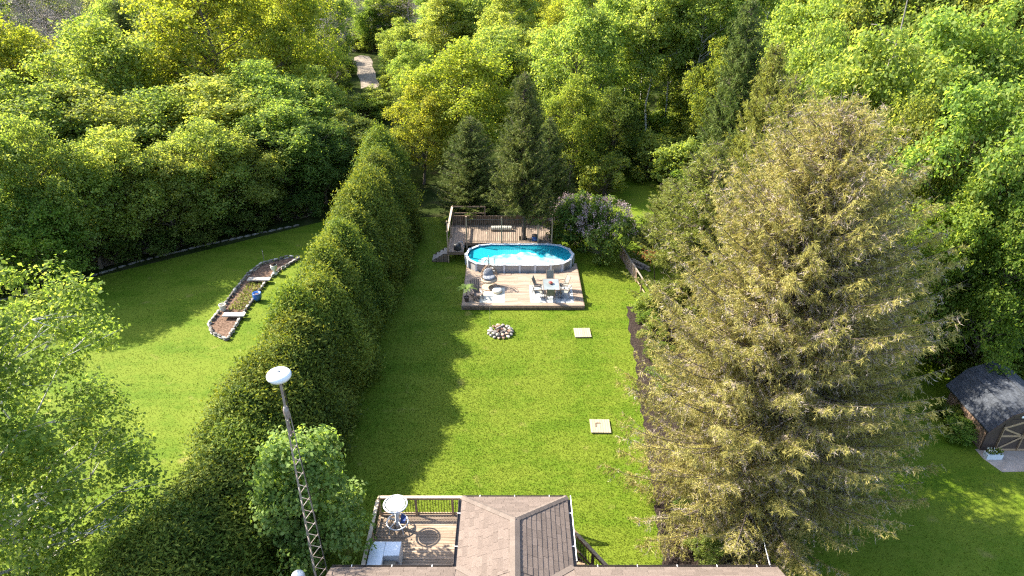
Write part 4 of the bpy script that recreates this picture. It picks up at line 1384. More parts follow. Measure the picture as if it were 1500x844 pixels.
G().lathe([(0.12, 0.07), (0.14, 0.1), (0.08, 0.16), (0.0, 0.17)], n=10).obj('filling', M['red_plastic'], pv)


def sling_chair():
    t = thing('dining_chair', 'x', 'chair')
    G().add([(-0.25, -0.25, 0.42), (0.25, -0.25, 0.42), (0.25, 0.22, 0.40), (-0.25, 0.22, 0.40), (-0.25, -0.25, 0.44), (0.25, -0.25, 0.44), (0.25, 0.22, 0.42), (-0.25, 0.22, 0.42)],
            [(0, 3, 2, 1), (4, 5, 6, 7), (0, 1, 5, 4), (1, 2, 6, 5), (2, 3, 7, 6), (3, 0, 4, 7)]).obj('seat', M['sling'], t)
    G().add([(-0.25, 0.22, 0.43), (0.25, 0.22, 0.43), (0.23, 0.42, 1.02), (-0.23, 0.42, 1.02), (-0.25, 0.245, 0.42), (0.25, 0.245, 0.42), (0.23, 0.445, 1.02), (-0.23, 0.445, 1.02)],
            [(0, 3, 2, 1), (4, 5, 6, 7), (0, 1, 5, 4), (1, 2, 6, 5), (2, 3, 7, 6), (3, 0, 4, 7)]).obj('backrest', M['sling'], t)
    for sx in (-0.29, 0.29):
        G().tube([(sx, -0.28, 0), (sx, -0.29, 0.45), (sx, -0.24, 0.64), (sx, 0.1, 0.66), (sx, 0.3, 0.64)], 0.02, 6).obj('arm_frame', M['chair_frame'], t)
        G().tube([(sx, 0.42, 0), (sx, 0.2, 0.42), (sx * 0.85, 0.45, 1.06)], 0.02, 6).obj('back_frame', M['chair_frame'], t)
        G().beam((sx, -0.2, 0.685), (sx, 0.18, 0.685), 0.06, 0.02).obj('armrest', M['chair_frame'], t)
    G().tube([(-0.29, -0.25, 0.42), (0.29, -0.25, 0.42)], 0.016, 5).obj('crossbar', M['chair_frame'], t)
    return t


spots = [((2.62, 41.2), 0, 'grey sling dining chair at the pool side head of the glass table'),
         ((2.55, 38.98 + 0.35), 180, 'grey sling dining chair at the lawn side head of the glass table'),
         ((1.80, 40.55), 78, 'grey sling dining chair left of the glass table, next to the pool'),
         ((1.72, 39.70), 100, 'grey sling dining chair left of the glass table, next to the lawn'),
         ((3.45, 40.62), -70, 'grey sling dining chair right of the glass table, next to the pool'),
         ((3.55, 39.75), -102, 'grey sling dining chair right of the glass table, next to the lawn')]
ch0 = sling_chair()
for i, ((x, y), a, lab) in enumerate(spots):
    o = ch0 if i == 0 else copy_tree(ch0)
    o.location = (x, y, PZ + 0.009)
    o.rotation_euler = (0, 0, R_(a))
    tag(o, lab, 'chair', 'sling chairs round the dining table')

# ------------------------------------------------------------ lawn things
def rock(rng, sx, sy, sz, mat, name='stone'):
    bm = bmesh.new()
    bmesh.ops.create_icosphere(bm, subdivisions=1, radius=0.5)
    for v in bm.verts:
        k = rng.uniform(0.78, 1.18)
        v.co = Vector((v.co.x * sx * k, v.co.y * sy * k, max(v.co.z * sz * k, -sz * 0.42)))
    me = bpy.data.meshes.new(name)
    bm.to_mesh(me)
    bm.free()
    me.materials.append(M[mat])
    return me


fpit = at(733, 488)
fire = thing('fire_pit', 'ring of pale stones heaped with brown firewood on the lawn', 'fire pit', fpit)
NOGRASS.append((fpit.x, fpit.y, 0.75))
rr = random.Random(9)
for ring, rad_, n_, zc in ((0, 0.72, 15, 0.09), (1, 0.6, 12, 0.24)):
    for k in range(n_):
        a = 2 * math.pi * (k + 0.5 * ring) / n_
        s = rr.uniform(0.85, 1.2)
        put('stone', rock(rr, 0.30 * s, 0.24 * s, 0.2 * s, rr.choice(('pale_stone', 'pale_stone', 'brown_stone'))), fire,
            (rad_ * math.cos(a), rad_ * math.sin(a) * 0.95, zc), a)
G().lathe([(0.55, 0.0), (0.5, 0.04), (0.0, 0.06)], n=18).obj('ash', M['embers'], fire)
for k in range(9):
    a = rr.uniform(0, 6.28)
    L = rr.uniform(0.3, 0.5)
    c = Vector((rr.uniform(-0.25, 0.25), rr.uniform(-0.2, 0.2), 0.16 + 0.045 * k))
    d = Vector((math.cos(a), math.sin(a), rr.uniform(-0.15, 0.3))) * L * 0.6
    G().tube([c - d, c + d], rr.uniform(0.04, 0.065), 6).obj('log', M['red_bark' if k % 2 else 'grey_bark'], fire)
hook = at(718, 482)
hk = thing('garden_hook', 'thin upright metal rod standing beside the fire pit', 'garden hook', hook)
G().tube([(0, 0, -0.1), (0, 0, 1.55), (0.05, 0, 1.68), (0.14, 0, 1.68), (0.17, 0, 1.58)], 0.013, 5).obj('rod', M['galv'], hk)
G().box((0, 0, 0.2), (0.2, 0.015, 0.015)).obj('step_bar', M['galv'], hk)


def lid(px, py, s, label, handle, seed):
    p = at(px, py)
    NOGRASS.append((p.x, p.y, s / 2 + 0.02))
    t = thing('well_lid', label, 'wooden lid', p, R_(-1.0 if handle else 1.2))
    n_ = 8
    for k in range(n_):
        x = -s / 2 + (k + 0.5) * s / n_
        G().box((x, 0, 0.085), (s / n_ - 0.012, s, 0.03)).obj('plank', M['lid_wood'], t)
    G().box((0, 0, 0.035), (s - 0.06, s - 0.06, 0.07)).obj('frame', M['lid_wood'], t)
    if handle:
        G().beam((-0.22, -0.1, 0.112), (-0.22, 0.2, 0.112), 0.05, 0.024).obj('cleat', M['dark_wood'], t)
        G().beam((-0.20, 0.2, 0.112), (0.02, 0.2, 0.112), 0.05, 0.024).obj('cleat', M['dark_wood'], t)


lid(853, 489, 1.02, 'square pale plank lid on the lawn in front of the pool deck', False, 1)
lid(879, 626, 1.02, 'square pale plank lid with dark L shaped cleat on the lawn', True, 2)

# ------------------------------------------------------------ stone edged flower bed on the left lawn
bed = thing('flower_bed', 'long stone edged flower bed of bare soil beside the cedar hedge', 'flower bed', (0, 0, 0))
sheet('soil', BED, 0.04, 'soil', None, bed)
def along(pts, step):
    out = []
    for a, b in zip(pts[:-1], pts[1:]):
        a, b = Vector((a[0], a[1], 0)), Vector((b[0], b[1], 0))
        n_ = max(1, int(round((b - a).length / step)))
        for k in range(n_):
            out.append((a + (b - a) * ((k + 0.5) / n_), math.atan2(b.y - a.y, b.x - a.x)))
    return out
for p, a in along(BED + BED[:1], 0.42):
    for lay in range(2):
        s = rr.uniform(0.9, 1.15)
        me = rock(rr, 0.44 * s, 0.2, 0.16, 'pale_stone' if rr.random() < 0.5 else 'dark_stone')
        put('stone', me, bed, (p.x + rr.uniform(-0.03, 0.03), p.y + rr.uniform(-0.03, 0.03), 0.07 + 0.13 * lay), a + rr.uniform(-0.1, 0.1))
for (xa, ya), (xb, yb) in (((327, 461), (359, 461)), ((363, 409), (396, 409))):
    a, b = at(xa, ya, 0.3), at(xb, yb, 0.3)
    G().beam(a, b, 0.45, 0.08).obj('crossing_plank', M['pale_stone'], bed)
p = at(378, 440, 0.05)
bp_ = thing('glazed_pot', 'blue glazed pot standing in the flower bed', 'pot', (p.x, p.y, 0.04))
G().lathe([(0.16, 0.0), (0.27, 0.18), (0.30, 0.42), (0.26, 0.52), (0.29, 0.58), (0.25, 0.58), (0.2, 0.45), (0.0, 0.44)], n=20).obj('body', M['blue_glaze'], bp_, smooth=True)
G().lathe([(0.2, 0.45), (0.1, 0.5), (0.0, 0.5)], n=12).obj('soil', M['soil'], bp_)
p = at(403, 402, 0.05)
sp_ = thing('garden_urn', 'pale plaster garden figure at the hedge end of the flower bed', 'statue', (p.x, p.y, 0.04))
G().lathe([(0.2, 0), (0.2, 0.12), (0.11, 0.16), (0.1, 0.3), (0.2, 0.45), (0.25, 0.62), (0.2, 0.72), (0.24, 0.76), (0.2, 0.78), (0.0, 0.7)], n=18).obj('body', M['pale_plaster'], sp_, smooth=True)
G().lathe([(0.18, 0.7), (0.2, 0.8), (0.1, 0.9), (0, 0.92)], n=10).obj('moss', M['mulch'], sp_)
p = at(327, 455)
wb = thing('white_bucket', 'white bucket standing outside the flower bed edging', 'bucket', p)
G().lathe([(0.17, 0.0), (0.21, 0.42), (0.225, 0.42), (0.225, 0.46), (0.19, 0.46), (0.16, 0.1), (0.0, 0.1)], n=18).obj('body', M['pale_plaster'], wb)
G().tube([(0.22, 0, 0.43), (0.2, 0.12, 0.5), (0.0, 0.2, 0.56), (-0.2, 0.12, 0.5), (-0.22, 0, 0.43)], 0.008, 4).obj('handle', M['galv'], wb)
p = at(387, 384)
sk = thing('garden_stake', 'thin wooden stake standing at the edge of the flower bed', 'stake', p)
G().tube([(0, 0, -0.1), (0.02, 0, 0.5), (0.0, 0.02, 1.0)], 0.022, 5).obj('stake', M['grey_wood'], sk)
G().tube([(0, 0.0, 0.8), (0.05, 0.0, 0.9)], 0.012, 4).obj('tie', M['white_paint'], sk)
rgw = np.random.default_rng(17)
mid = [tuple(at(x, y)[:2]) for x, y in ((333, 457), (360, 457), (392, 416), (366, 414))]
P = []
while len(P) < 900:
    q = rgw.uniform((-24, 33), (-13, 46))
    if inside(mid, np.array([q[0]]), np.array([q[1]]))[0]: P.append((q[0], q[1], rgw.uniform(0.06, 0.22)))
P = np.array(P)
V, F = leaf_quads(P, nrm(rgw.normal(size=P.shape) * 0.6 + np.array([0, 0, 0.8])), rgw.uniform(0.08, 0.2, len(P)), rgw, aspect=0.4)
o = put('weeds', mesh_np('weeds', V, F, M['spruce_olive']), bed)
o['kind'] = 'stuff'
# low stone kerb of the left lawn under the trees
kb = thing('lawn_edging', 'low grey stone edging along the shaded edge of the left lawn', 'edging', (0, 0, 0))
ke = [(LOT_A - ld_ * 0.25)[:2], LOT_A[:2], at(200, 385)[:2], at(300, 360)[:2], at(380, 343)[:2], LOT_B[:2]]
for p, a in along(ke, 0.62):
    put('stone', rock(rr, 0.66, 0.2, 0.2, 'dark_stone'), kb, (p.x, p.y, 0.06), a + rr.uniform(-0.08, 0.08))

# ------------------------------------------------------------ wood fence at the right edge of the lawn
fn = thing('rail_fence', 'weathered rail fence with brown mesh boards beside the lilac', 'fence', (0, 0, 0))
fa, fb = at(908, 378), at(950, 446)
nf = 4
for k in range(nf + 1):
    p = fa + (fb - fa) * (k / nf)
    G().box((p.x, p.y, 0.55), (0.1, 0.1, 1.1)).obj('post', M['rail_wood'], fn)
G().beam(fa + Vector((0, 0, 1.08)), fb + Vector((0, 0, 1.08)), 0.09, 0.05).obj('top_rail', M['grey_wood'], fn)
G().beam(fa + Vector((0.06, 0, 0.25)), fb + Vector((0.06, 0, 0.25)), 0.04, 0.08).obj('bottom_rail', M['rail_wood'], fn)
dlen = (fb - fa).length
k = int(dlen / 0.16)
fv = (fb - fa).normalized()
pk = G().box((0, 0, 0.5), (0.02, 0.12, 0.84)).mesh('picket', M['brown_stone'])
for i in range(int(k * 0.6)):
    p = fa + (fb - fa) * ((i + 0.5) / k)
    put('picket', pk, fn, (p.x + 0.03, p.y, 0), math.atan2(fv.y, fv.x) - math.pi / 2)
lp = thing('log_pile', 'few grey old timbers leaning behind the rail fence', 'timber pile', (fa.x + 0.7, fa.y - 1.2, 0))
for i, (dx, dz, a) in enumerate(((0.0, 0.1, -0.9), (0.3, 0.12, -0.75), (0.6, 0.1, -1.0), (0.2, 0.3, -0.8), (0.5, 0.32, -0.95))):
    d = Vector((math.cos(a), math.sin(a), 0.05 * (i % 2))) * 1.5
    G().beam(Vector((dx, -dx * 0.4, dz)) - d * 0.5, Vector((dx, -dx * 0.4, dz)) + d * 0.7, 0.16, 0.1).obj('timber', M['grey_wood'], lp)

# ------------------------------------------------------------ shed
sx0, sx1, sy0, sy1 = 22.75, 26.15, 25.2, 28.4
shed = thing('barn_shed', 'small brown barn shed with dark gambrel roof and braced double doors', 'shed', (0, 0, 0), 0)
cxs = (sx0 + sx1) / 2
WH = 1.5
prof = [(sx0 - 0.18, WH - 0.12), (sx0 + 0.62, 2.42), (cxs, 2.86), (sx1 - 0.62, 2.42), (sx1 + 0.18, WH - 0.12)]
# walls
for x, nm in ((sx0 + 0.03, 'side_wall'), (sx1 - 0.03, 'side_wall')):
    w = G().box((x, (sy0 + sy1) / 2, WH / 2), (0.06, sy1 - sy0 - 0.14, WH)).obj(nm, M['shed_wall'], shed)
    for i in range(21):
        y = sy0 + 0.12 + i * 0.148
        G().box((x + (-0.035 if x < cxs else 0.035), y + 0.01, WH / 2 - 0.01), (0.014, 0.125, WH - 0.04)).obj('batten', M['shed_wall'], w)
for y, nm in ((sy0 + 0.03, 'front_wall'), (sy1 - 0.03, 'back_wall')):
    pg = [(sx0, 0), (sx1, 0), (sx1, WH), (sx1 - 0.66, 2.36), (cxs, 2.78), (sx0 + 0.66, 2.36), (sx0, WH)]
    n_ = len(pg)
    G().add([(x, y - 0.03, z) for x, z in pg] + [(x, y + 0.03, z) for x, z in pg],
            [tuple(range(n_)), tuple(reversed(range(n_, 2 * n_)))] + [(i, n_ + i, n_ + (i + 1) % n_, (i + 1) % n_) for i in range(n_)]).obj(nm, M['shed_dark'], shed)
# roof shell + shingles
g = G()
ya, yb = sy0 - 0.28, sy1 + 0.2
V = [(x, y, z) for y in (ya, yb) for x, z in prof] + [(x, y, z - 0.07) for y in (ya, yb) for x, z in prof]
F = []
for i in range(4):
    F += [(i, i + 1, 6 + i, 5 + i), (10 + i, 15 + i, 16 + i, 11 + i), (i, 10 + i, 11 + i, i + 1), (5 + i, 6 + i, 16 + i, 15 + i)]
F += [(0, 5, 15, 10), (4, 14, 19, 9)]
rf = g.add(V, F).obj('roof', M['shed_shingle'], shed)
jn = G()
for i in range(4):
    (xa_, za_), (xb_, zb_) = prof[i], prof[i + 1]
    ln_ = math.hypot(xb_ - xa_, zb_ - za_)
    if i < 2:
        shingles(rf, (xa_, yb, za_), (0, -1, 0), (xb_ - xa_, 0, zb_ - za_), [(0, 0), (yb - ya, 0), (yb - ya, ln_), (0, ln_)], 0.16, 0.34, 'shed_shingle', rr, joined=None)
    else:
        shingles(rf, (xb_, ya, zb_), (0, 1, 0), (xa_ - xb_, 0, za_ - zb_), [(0, 0), (yb - ya, 0), (yb - ya, ln_), (0, ln_)], 0.16, 0.34, 'shed_shingle', rr, joined=jn)
o = jn.obj('shingle_field', M['shed_shingle'], rf)
o['kind'] = 'stuff'
G().beam((cxs, ya, 2.885), (cxs, yb, 2.885), 0.22, 0.03).obj('ridge_cap', M['shed_shingle'], rf)
for i in range(4):
    (xa_, za_), (xb_, zb_) = prof[i], prof[i + 1]
    G().beam((xa_, ya - 0.016, za_ - 0.07), (xb_, ya - 0.016, zb_ - 0.07), 0.03, 0.13).obj('barge_board', M['shed_dark'], shed)
# doors: two leaves with diagonal braces
yd = sy0 - 0.02
for sgn, x0_, x1_ in ((-1, cxs - 1.05, cxs - 0.01), (1, cxs + 0.01, cxs + 1.05)):
    d = G().box(((x0_ + x1_) / 2, yd, 1.0), (x1_ - x0_, 0.03, 1.9)).obj('door', M['shed_dark'], shed)
    def bar(a, b, w=0.11):
        G().beam((a[0], yd - 0.028, a[1]), (b[0], yd - 0.028, b[1]), 0.025, w).obj('brace', M['shed_trim'], d)
    xo, xi = (x0_, x1_) if sgn < 0 else (x1_, x0_)
    bar((xo, 0.06), (xo, 1.45)); bar((xi, 0.06), (xi, 1.93)); bar((xo, 0.1), (xi, 0.1)); bar((xo, 1.43), (xi, 1.88)); bar((xo, 0.95), (xi, 0.95))
    yd2 = yd
    G().beam((xo, yd - 0.05, 0.12), (xi, yd - 0.05, 0.92), 0.02, 0.09).obj('brace', M['shed_trim'], d)
    G().beam((xo, yd - 0.05, 1.42), (xi, yd - 0.05, 0.98), 0.02, 0.09).obj('brace', M['shed_trim'], d)
    G().box((xi + (-0.1 if sgn < 0 else 0.1), yd - 0.06, 1.05), (0.03, 0.03, 0.16)).obj('handle', M['black_metal'], d)
G().box((cxs - 0.6, ya - 0.04, 2.33), (0.2, 0.03, 0.1)).obj('lamp', M['white_paint'], shed)
pbx = thing('planter_box', 'pale planter trough of white flowers at the shed corner', 'planter', (sx0 + 0.28, sy0 - 0.5, 0.012))
G().box((0, 0, 0.14), (0.75, 0.3, 0.28)).obj('trough', M['siding'], pbx)
g = G()
rgx = np.random.default_rng(6)
P = np.stack([rgx.uniform(-0.35, 0.35, 160), rgx.uniform(-0.14, 0.14, 160), rgx.uniform(0.28, 0.48, 160)], 1)
V, F = leaf_quads(P, nrm(rgx.normal(size=(160, 3)) + np.array([0, 0, 1.0])), rgx.uniform(0.06, 0.12, 160), rgx)
put('leaves', mesh_np('leaves', V, F, M['leaf_mid']), pbx)
P = np.stack([rgx.uniform(-0.35, 0.0, 50), rgx.uniform(-0.14, 0.14, 50), rgx.uniform(0.42, 0.52, 50)], 1)
V, F = leaf_quads(P, nrm(rgx.normal(size=(50, 3)) + np.array([0, 0, 1.0])), rgx.uniform(0.05, 0.09, 50), rgx)
put('flowers', mesh_np('flowers', V, F, M['white_blossom']), pbx)

# ------------------------------------------------------------ far house, utility pole, wires
hb = at(505, 66)
fx, fy = -46.0, 158.0
fh = thing('far_house', 'pale grey gabled house glimpsed beyond the gravel drive', 'house', (fx, fy, 0), R_(12))
G().box((0, 0, 2.6), (11, 8, 5.2)).obj('wall', M['siding'], fh)
G().add([(-6, -4.6, 5.0), (6, -4.6, 5.0), (6, 4.6, 5.0), (-6, 4.6, 5.0), (-6, 0, 8.4), (6, 0, 8.4)], [(0, 1, 5, 4), (2, 3, 4, 5), (0, 4, 3), (1, 2, 5), (0, 3, 2, 1)]).obj('roof', M['far_roof'], fh)
for x, z_ in ((-3.4, 1.9), (0, 1.9), (3.4, 1.9), (-3.4, 4.1), (3.4, 4.1)):
    w = G().box((x, -4.03, z_), (1.4, 0.08, 1.3)).obj('window', M['white_paint'], fh)
    G().box((x, -4.08, z_), (1.2, 0.04, 1.1)).obj('pane', M['window_glass'], w)
dg = G().box((1.7, -4.03, 1.1), (1.1, 0.08, 2.2)).obj('door', M['shed_dark'], fh)
fh2 = thing('far_house', 'white house front glimpsed behind the bare grey trees', 'house', (-95, 122, 0), R_(-20))
G().box((0, 0, 2.2), (12, 8, 4.4)).obj('wall', M['white_paint'], fh2)
G().add([(-6.6, -4.6, 4.3), (6.6, -4.6, 4.3), (6.6, 4.6, 4.3), (-6.6, 4.6, 4.3), (-6.6, 0, 7), (6.6, 0, 7)], [(0, 1, 5, 4), (2, 3, 4, 5), (0, 4, 3), (1, 2, 5), (0, 3, 2, 1)]).obj('roof', M['far_roof'], fh2)
for x in (-4, 0, 4):
    w = G().box((x, -4.03, 2.0), (1.6, 0.08, 1.4)).obj('window', M['far_roof'], fh2)
    G().box((x, -4.08, 2.0), (1.4, 0.04, 1.2)).obj('pane', M['window_glass'], w)
ux, uz, _ = apex(618, 22, 112)
up_ = thing('utility_pole', 'grey utility pole with a transformer can among the bare woods', 'utility pole', (ux, 112, 0))
G().tube([(0, 0, -0.3), (0, 0, uz)], [0.17, 0.11], 8).obj('pole', M['grey_wood'], up_)
G().lathe([(0.3, uz - 3.4), (0.32, uz - 3.3), (0.32, uz - 2.3), (0.22, uz - 2.15), (0.05, uz - 2.1)], (-0.45, -0.1, 0), 14).obj('transformer', M['siding'], up_)
G().beam((-0.9, 0, uz - 0.5), (0.9, 0, uz - 0.5), 0.1, 0.12).obj('crossarm', M['grey_wood'], up_)
wa = Vector(apex(140, 128, 66)[:1] + (66,) + apex(140, 128, 66)[1:2])
wb_ = Vector(apex(215, 122, 70)[:1] + (70,) + apex(215, 122, 70)[1:2])
# pale guy cable from the house eave to the ground by the big spruce
p0, p1 = Vector((8.9, 15.9, 3.2)), at(1116, 776)
gc = thing('guy_cable', 'thin pale cable running from the house eave down beneath the big spruce', 'cable', p1)
G().tube([Vector((0, 0, 0.02)), (p0 - p1) * 0.5 - Vector((0, 0, 0.08)), p0 - p1], 0.018, 5).obj('cable', M['white_paint'], gc)
G().tube([(0, 0, -0.2), (0, 0, 0.25)], 0.03, 6).obj('anchor', M['galv'], gc)


# ------------------------------------------------------------ trees
BL = {
    'r1': broadleaf(101, 12, 4.2), 'r2': broadleaf(102, 12, 4.6, 0.16, 210, nsub=13), 'r3': broadleaf(103, 12, 4.0, 0.2, 180, nsub=9), 'r4': broadleaf(104, 12, 4.4, 0.18, 200, size=0.22),
    't1': broadleaf(111, 16, 3.6, 0.3, 200, shape='tall', bark='pale_bark', tr=0.17, nsub=15), 't2': broadleaf(112, 16, 3.2, 0.42, 160, shape='tall', bark='pale_bark', tr=0.15, nsub=12),
    'o1': broadleaf(121, 17, 6.2, 0.22, 210, 14, 10, 0.24, tr=0.42, spread=0.5, nsub=16),
    'b1': broadleaf(131, 3.2, 2.0, 0.05, 60, 12, 11, 0.15, shape='bush', tr=0.06, nsub=6), 'b2': broadleaf(132, 3.2, 2.2, 0.05, 60, 12, 11, 0.16, shape='bush', tr=0.06, nsub=7),
    'near': broadleaf(141, 13, 5.0, 0.10, 300, 16, 14, 0.135, bark='pale_bark', tr=0.2, inner=0.1, spread=0.66, nsub=0),
    'maple': broadleaf(151, 6.3, 2.4, 0.10, 100, 15, 12, 0.20, tr=0.09, mat='leaf_maple', nsub=13, spread=0.7),
    'bare': broadleaf(161, 14, 4.5, 0.2, 150, 10, 4, 0.11, bark='grey_bark', mat='twig_brown', tr=0.2, inner=0.1, nsub=0),
}
REF = {'r1': (12, 4.2), 'r2': (12, 4.6), 'r3': (12, 4.0), 'r4': (12, 4.4), 't1': (16, 3.6), 't2': (16, 3.2), 'o1': (17, 6.2), 'b1': (3.2, 2.0), 'b2': (3.2, 2.2), 'near': (13, 5.0), 'maple': (6.5, 2.5), 'bare': (14, 4.5)}
CF = {'s1': conifer(201, nb=10, dens=1.2, bw=0.03, power=0.72), 's2': conifer(202, 13, 3.8, nb=10, dens=1.1, bw=0.03, power=0.72), 'o1': conifer(203, 14, 5.0, 0.32, 7, 0.9, 0.3, 0.03, dead=0.15, mat='spruce_olive', power=0.7)}
CF['s3'] = conifer(204, nb=10, dens=1.15, bw=0.03, low=0.27, power=0.7)
CREF = {'s3': (13, 3.4), 's1': (13, 3.4), 's2': (13, 3.8), 'o1': (14, 5.0)}
taken = []
ORD = 'first second third fourth fifth sixth seventh eighth ninth tenth eleventh twelfth thirteenth fourteenth fifteenth sixteenth seventeenth eighteenth nineteenth twentieth'.split()
ORD += ['twenty ' + w for w in ORD[:9]]


def tree(kind, px, py, Y, rpx, name, label, group=None, leafm=None, cat='tree'):
    x, h, mpp = apex(px, py, Y)
    meshes, (h0, r0) = (BL[kind], REF[kind]) if kind in REF and not kind.startswith('s') else (CF[kind], CREF[kind])
    sc = rpx * mpp / r0
    taken.append((x, Y, rpx * mpp))
    return plant(name, meshes, x, Y, label, cat, group, sc, max(h, 1.0) / h0, leafm=leafm)


def ctree(kind, px, py, Y, rpx, name, label, group=None, leafm=None):
    x, h, mpp = apex(px, py, Y)
    h0, r0 = CREF[kind]
    taken.append((x, Y, rpx * mpp))
    return plant(name, CF[kind], x, Y, label, 'tree', group, rpx * mpp / r0, h / h0, leafm=leafm)


# cedar hedge
CE = [cedar(301), cedar(302), cedar(303)]
ce = random.Random(21)
ys = [12.0]
while ys[-1] < 52.0:
    ys.append(ys[-1] + ce.uniform(1.35, 1.75))
for i, y in enumerate(ys):
    fall = min(1.0, max(0.0, (y - 19) / 10))
    plant('cedar_tree', CE[i % 3], -10.3 + ce.uniform(-0.4, 0.4) - max(0, 27 - y) * 0.19, y,
          ORD[len(ys) - 1 - i] + ' cedar of the long hedge counted from the back deck end', 'tree', 'cedars of the long hedge',
          ce.uniform(0.95, 1.15) * (1.2 - 0.2 * fall) * (1.0 + 0.1 * max(0, y - 34) / 18), ce.uniform(0.85, 1.03) * (0.94 + 0.12 * (y - 12) / 40) * (0.60 + 0.40 * fall))

# row along the left lawn
g_ = 'broadleaf trees along the left lawn'
lab = ' leafy tree from the hedge end in the row behind the left lawn edging'
ROW = [('r1', -45, 205, 40.5, 80), ('r2', 25, 178, 43, 78), ('r3', 92, 222, 44.5, 66), ('r4', 160, 190, 47, 74), ('r1', 222, 226, 47.8, 62), ('r2', 285, 176, 51, 74), ('r3', 345, 200, 52, 60), ('r4', 405, 152, 56, 72), ('r1', 462, 180, 57, 52), ('r3', 500, 165, 61, 52), ('r4', 560, 196, 60, 42)]
for k, (kd, px, py, Y, r) in enumerate(ROW):
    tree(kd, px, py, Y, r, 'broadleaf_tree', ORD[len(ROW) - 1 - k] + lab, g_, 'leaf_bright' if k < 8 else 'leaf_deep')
lab2 = ' bright tree from the gravel drive, second row behind left lawn'
k2 = 6
for kd, px, py, Y, r in [('r3', 10, 112, 50, 100), ('r1', 105, 132, 53, 100), ('r2', 205, 136, 56, 100), ('r4', 300, 112, 59, 98), ('r2', 385, 92, 62, 85), ('r3', 452, 100, 66, 55)]:
    k2 -= 1
    tree(kd, px, py, Y, r, 'broadleaf_tree', ORD[k2] + lab2, 'second row of broadleaf trees behind the left lawn', 'leaf_bright')
tree('r1', 18, 292, 40, 72, 'broadleaf_tree', 'round leafy tree standing on the left lawn in front of the tree row', None, 'leaf_mid')
# shaded bushes below the row
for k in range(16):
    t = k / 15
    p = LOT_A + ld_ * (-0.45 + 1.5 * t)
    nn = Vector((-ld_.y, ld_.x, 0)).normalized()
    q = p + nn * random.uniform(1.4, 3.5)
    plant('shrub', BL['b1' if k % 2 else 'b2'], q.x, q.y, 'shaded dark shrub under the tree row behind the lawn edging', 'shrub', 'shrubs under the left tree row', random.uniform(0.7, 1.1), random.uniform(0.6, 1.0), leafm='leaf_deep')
# near trees at the left edge
plant('poplar_tree', BL['near'], -17.8, 17.3, 'thin leaved poplar with pale branches reaching over the left lawn', 'tree', None, 1.06, 14.2 / 13, rz=0.6, leafm='leaf_bright')
# young maple beside the mast
plant('maple_tree', BL['maple'], -7.6, 18.6, 'young bright green maple behind the lattice mast', 'tree', None, 0.84, 1.07, rz=2.6)
# yellow oak and its neighbours
tree('o1', 285, -70, 70, 118, 'oak_tree', 'tall yellow green oak with dark limbs rising above the left tree row', None, 'leaf_yellow')
tree('o1', 405, -55, 74, 80, 'oak_tree', 'yellow green oak between the tall oak and the gravel drive', None, 'leaf_yellow')
tree('r2', 168, -20, 92, 50, 'broadleaf_tree', 'green tree between the bare grey trees and the tall yellow oak', None, 'leaf_bright')
for px, py, Y, r in [(20, -10, 82, 60), (95, -15, 80, 60), (60, 10, 95, 55), (470, 5, 92, 40), (-40, 20, 80, 60), (500, -20, 128, 40), (595, -25, 135, 55), (680, -30, 140, 60), (545, -30, 150, 50), (640, -25, 128, 50), (450, -20, 120, 45)]:
    tree('bare', px, py, Y, r, 'bare_tree', 'grey brown leafless tree in the woods beyond the oak and the gravel drive', 'leafless trees of the far woods')
for px, py, Y, r, lm in [(474, 38, 100, 26, 'leaf_deep'), (484, 84, 92, 18, 'leaf_deep'), (535, 2, 132, 26, 'leaf_mid'), (556, -14, 134, 30, 'leaf_bright'), (575, -22, 140, 40, 'leaf_mid'), (470, -30, 112, 40, 'leaf_bright')]:
    tree('r3', px, py, Y, r, 'broadleaf_tree', 'small tree closing the gap round the gravel drive', 'small trees round the gravel drive', lm)
for px, py in [(498, 130), (500, 112), (572, 120), (578, 105), (582, 138), (498, 92), (574, 88), (515, 168), (548, 172), (535, 178), (522, 74), (534, 72), (547, 76), (528, 62), (542, 60), (556, 66)]:
    p = at(px, py)
    plant('shrub', BL['b1'], p.x, p.y, 'roadside shrub at the edge of the gravel drive', 'shrub', 'shrubs edging the gravel drive', random.uniform(0.9, 1.4), random.uniform(0.7, 1.3), leafm=random.choice(('leaf_mid', 'leaf_bright')))
# middle trees behind the pool
tree('r2', 668, 62, 66, 88, 'broadleaf_tree', 'broad yellow green tree behind the back deck and spruces', None, 'leaf_yellow')
tree('r1', 612, 128, 62, 48, 'broadleaf_tree', 'small yellow green tree at the far end of the hedge', None, 'leaf_yellow')
tree('r4', 735, 42, 75, 70, 'broadleaf_tree', 'bright green tree standing behind the slim dark spruce', None, 'leaf_bright')
tree('r3', 586, 28, 108, 34, 'broadleaf_tree', 'small light green tree beside the gravel drive', None, 'leaf_bright')
tree('r3', 648, 14, 122, 30, 'broadleaf_tree', 'pointed light green tree near the utility pole', None, 'leaf_bright')
tree('r1', 600, 62, 88, 38, 'broadleaf_tree', 'low green tree between gravel drive and broad yellow tree', None, 'leaf_bright')
ctree('s3', 768, 105, 47.75, 72, 'spruce_tree', 'slim dark spruce growing through the back deck')
ctree('s2', 688, 170, 53, 66, 'spruce_tree', 'shorter loose spruce behind the left part of the back deck')
ctree('s2', 806, 172, 54, 48, 'spruce_tree', 'bluish spruce standing behind the slim dark spruce')
ctree('s1', 1102, -5, 55, 74, 'spruce_tree', 'tall dark spruce rising among the pale poplars')
ctree('o1', 1168, 108, 33, 135, 'spruce_tree', 'olive green spruce standing behind the big browned spruce')
ctree('o1', 1052, 205, 39.5, 118, 'spruce_tree', 'broad olive spruce beside the rail fence')
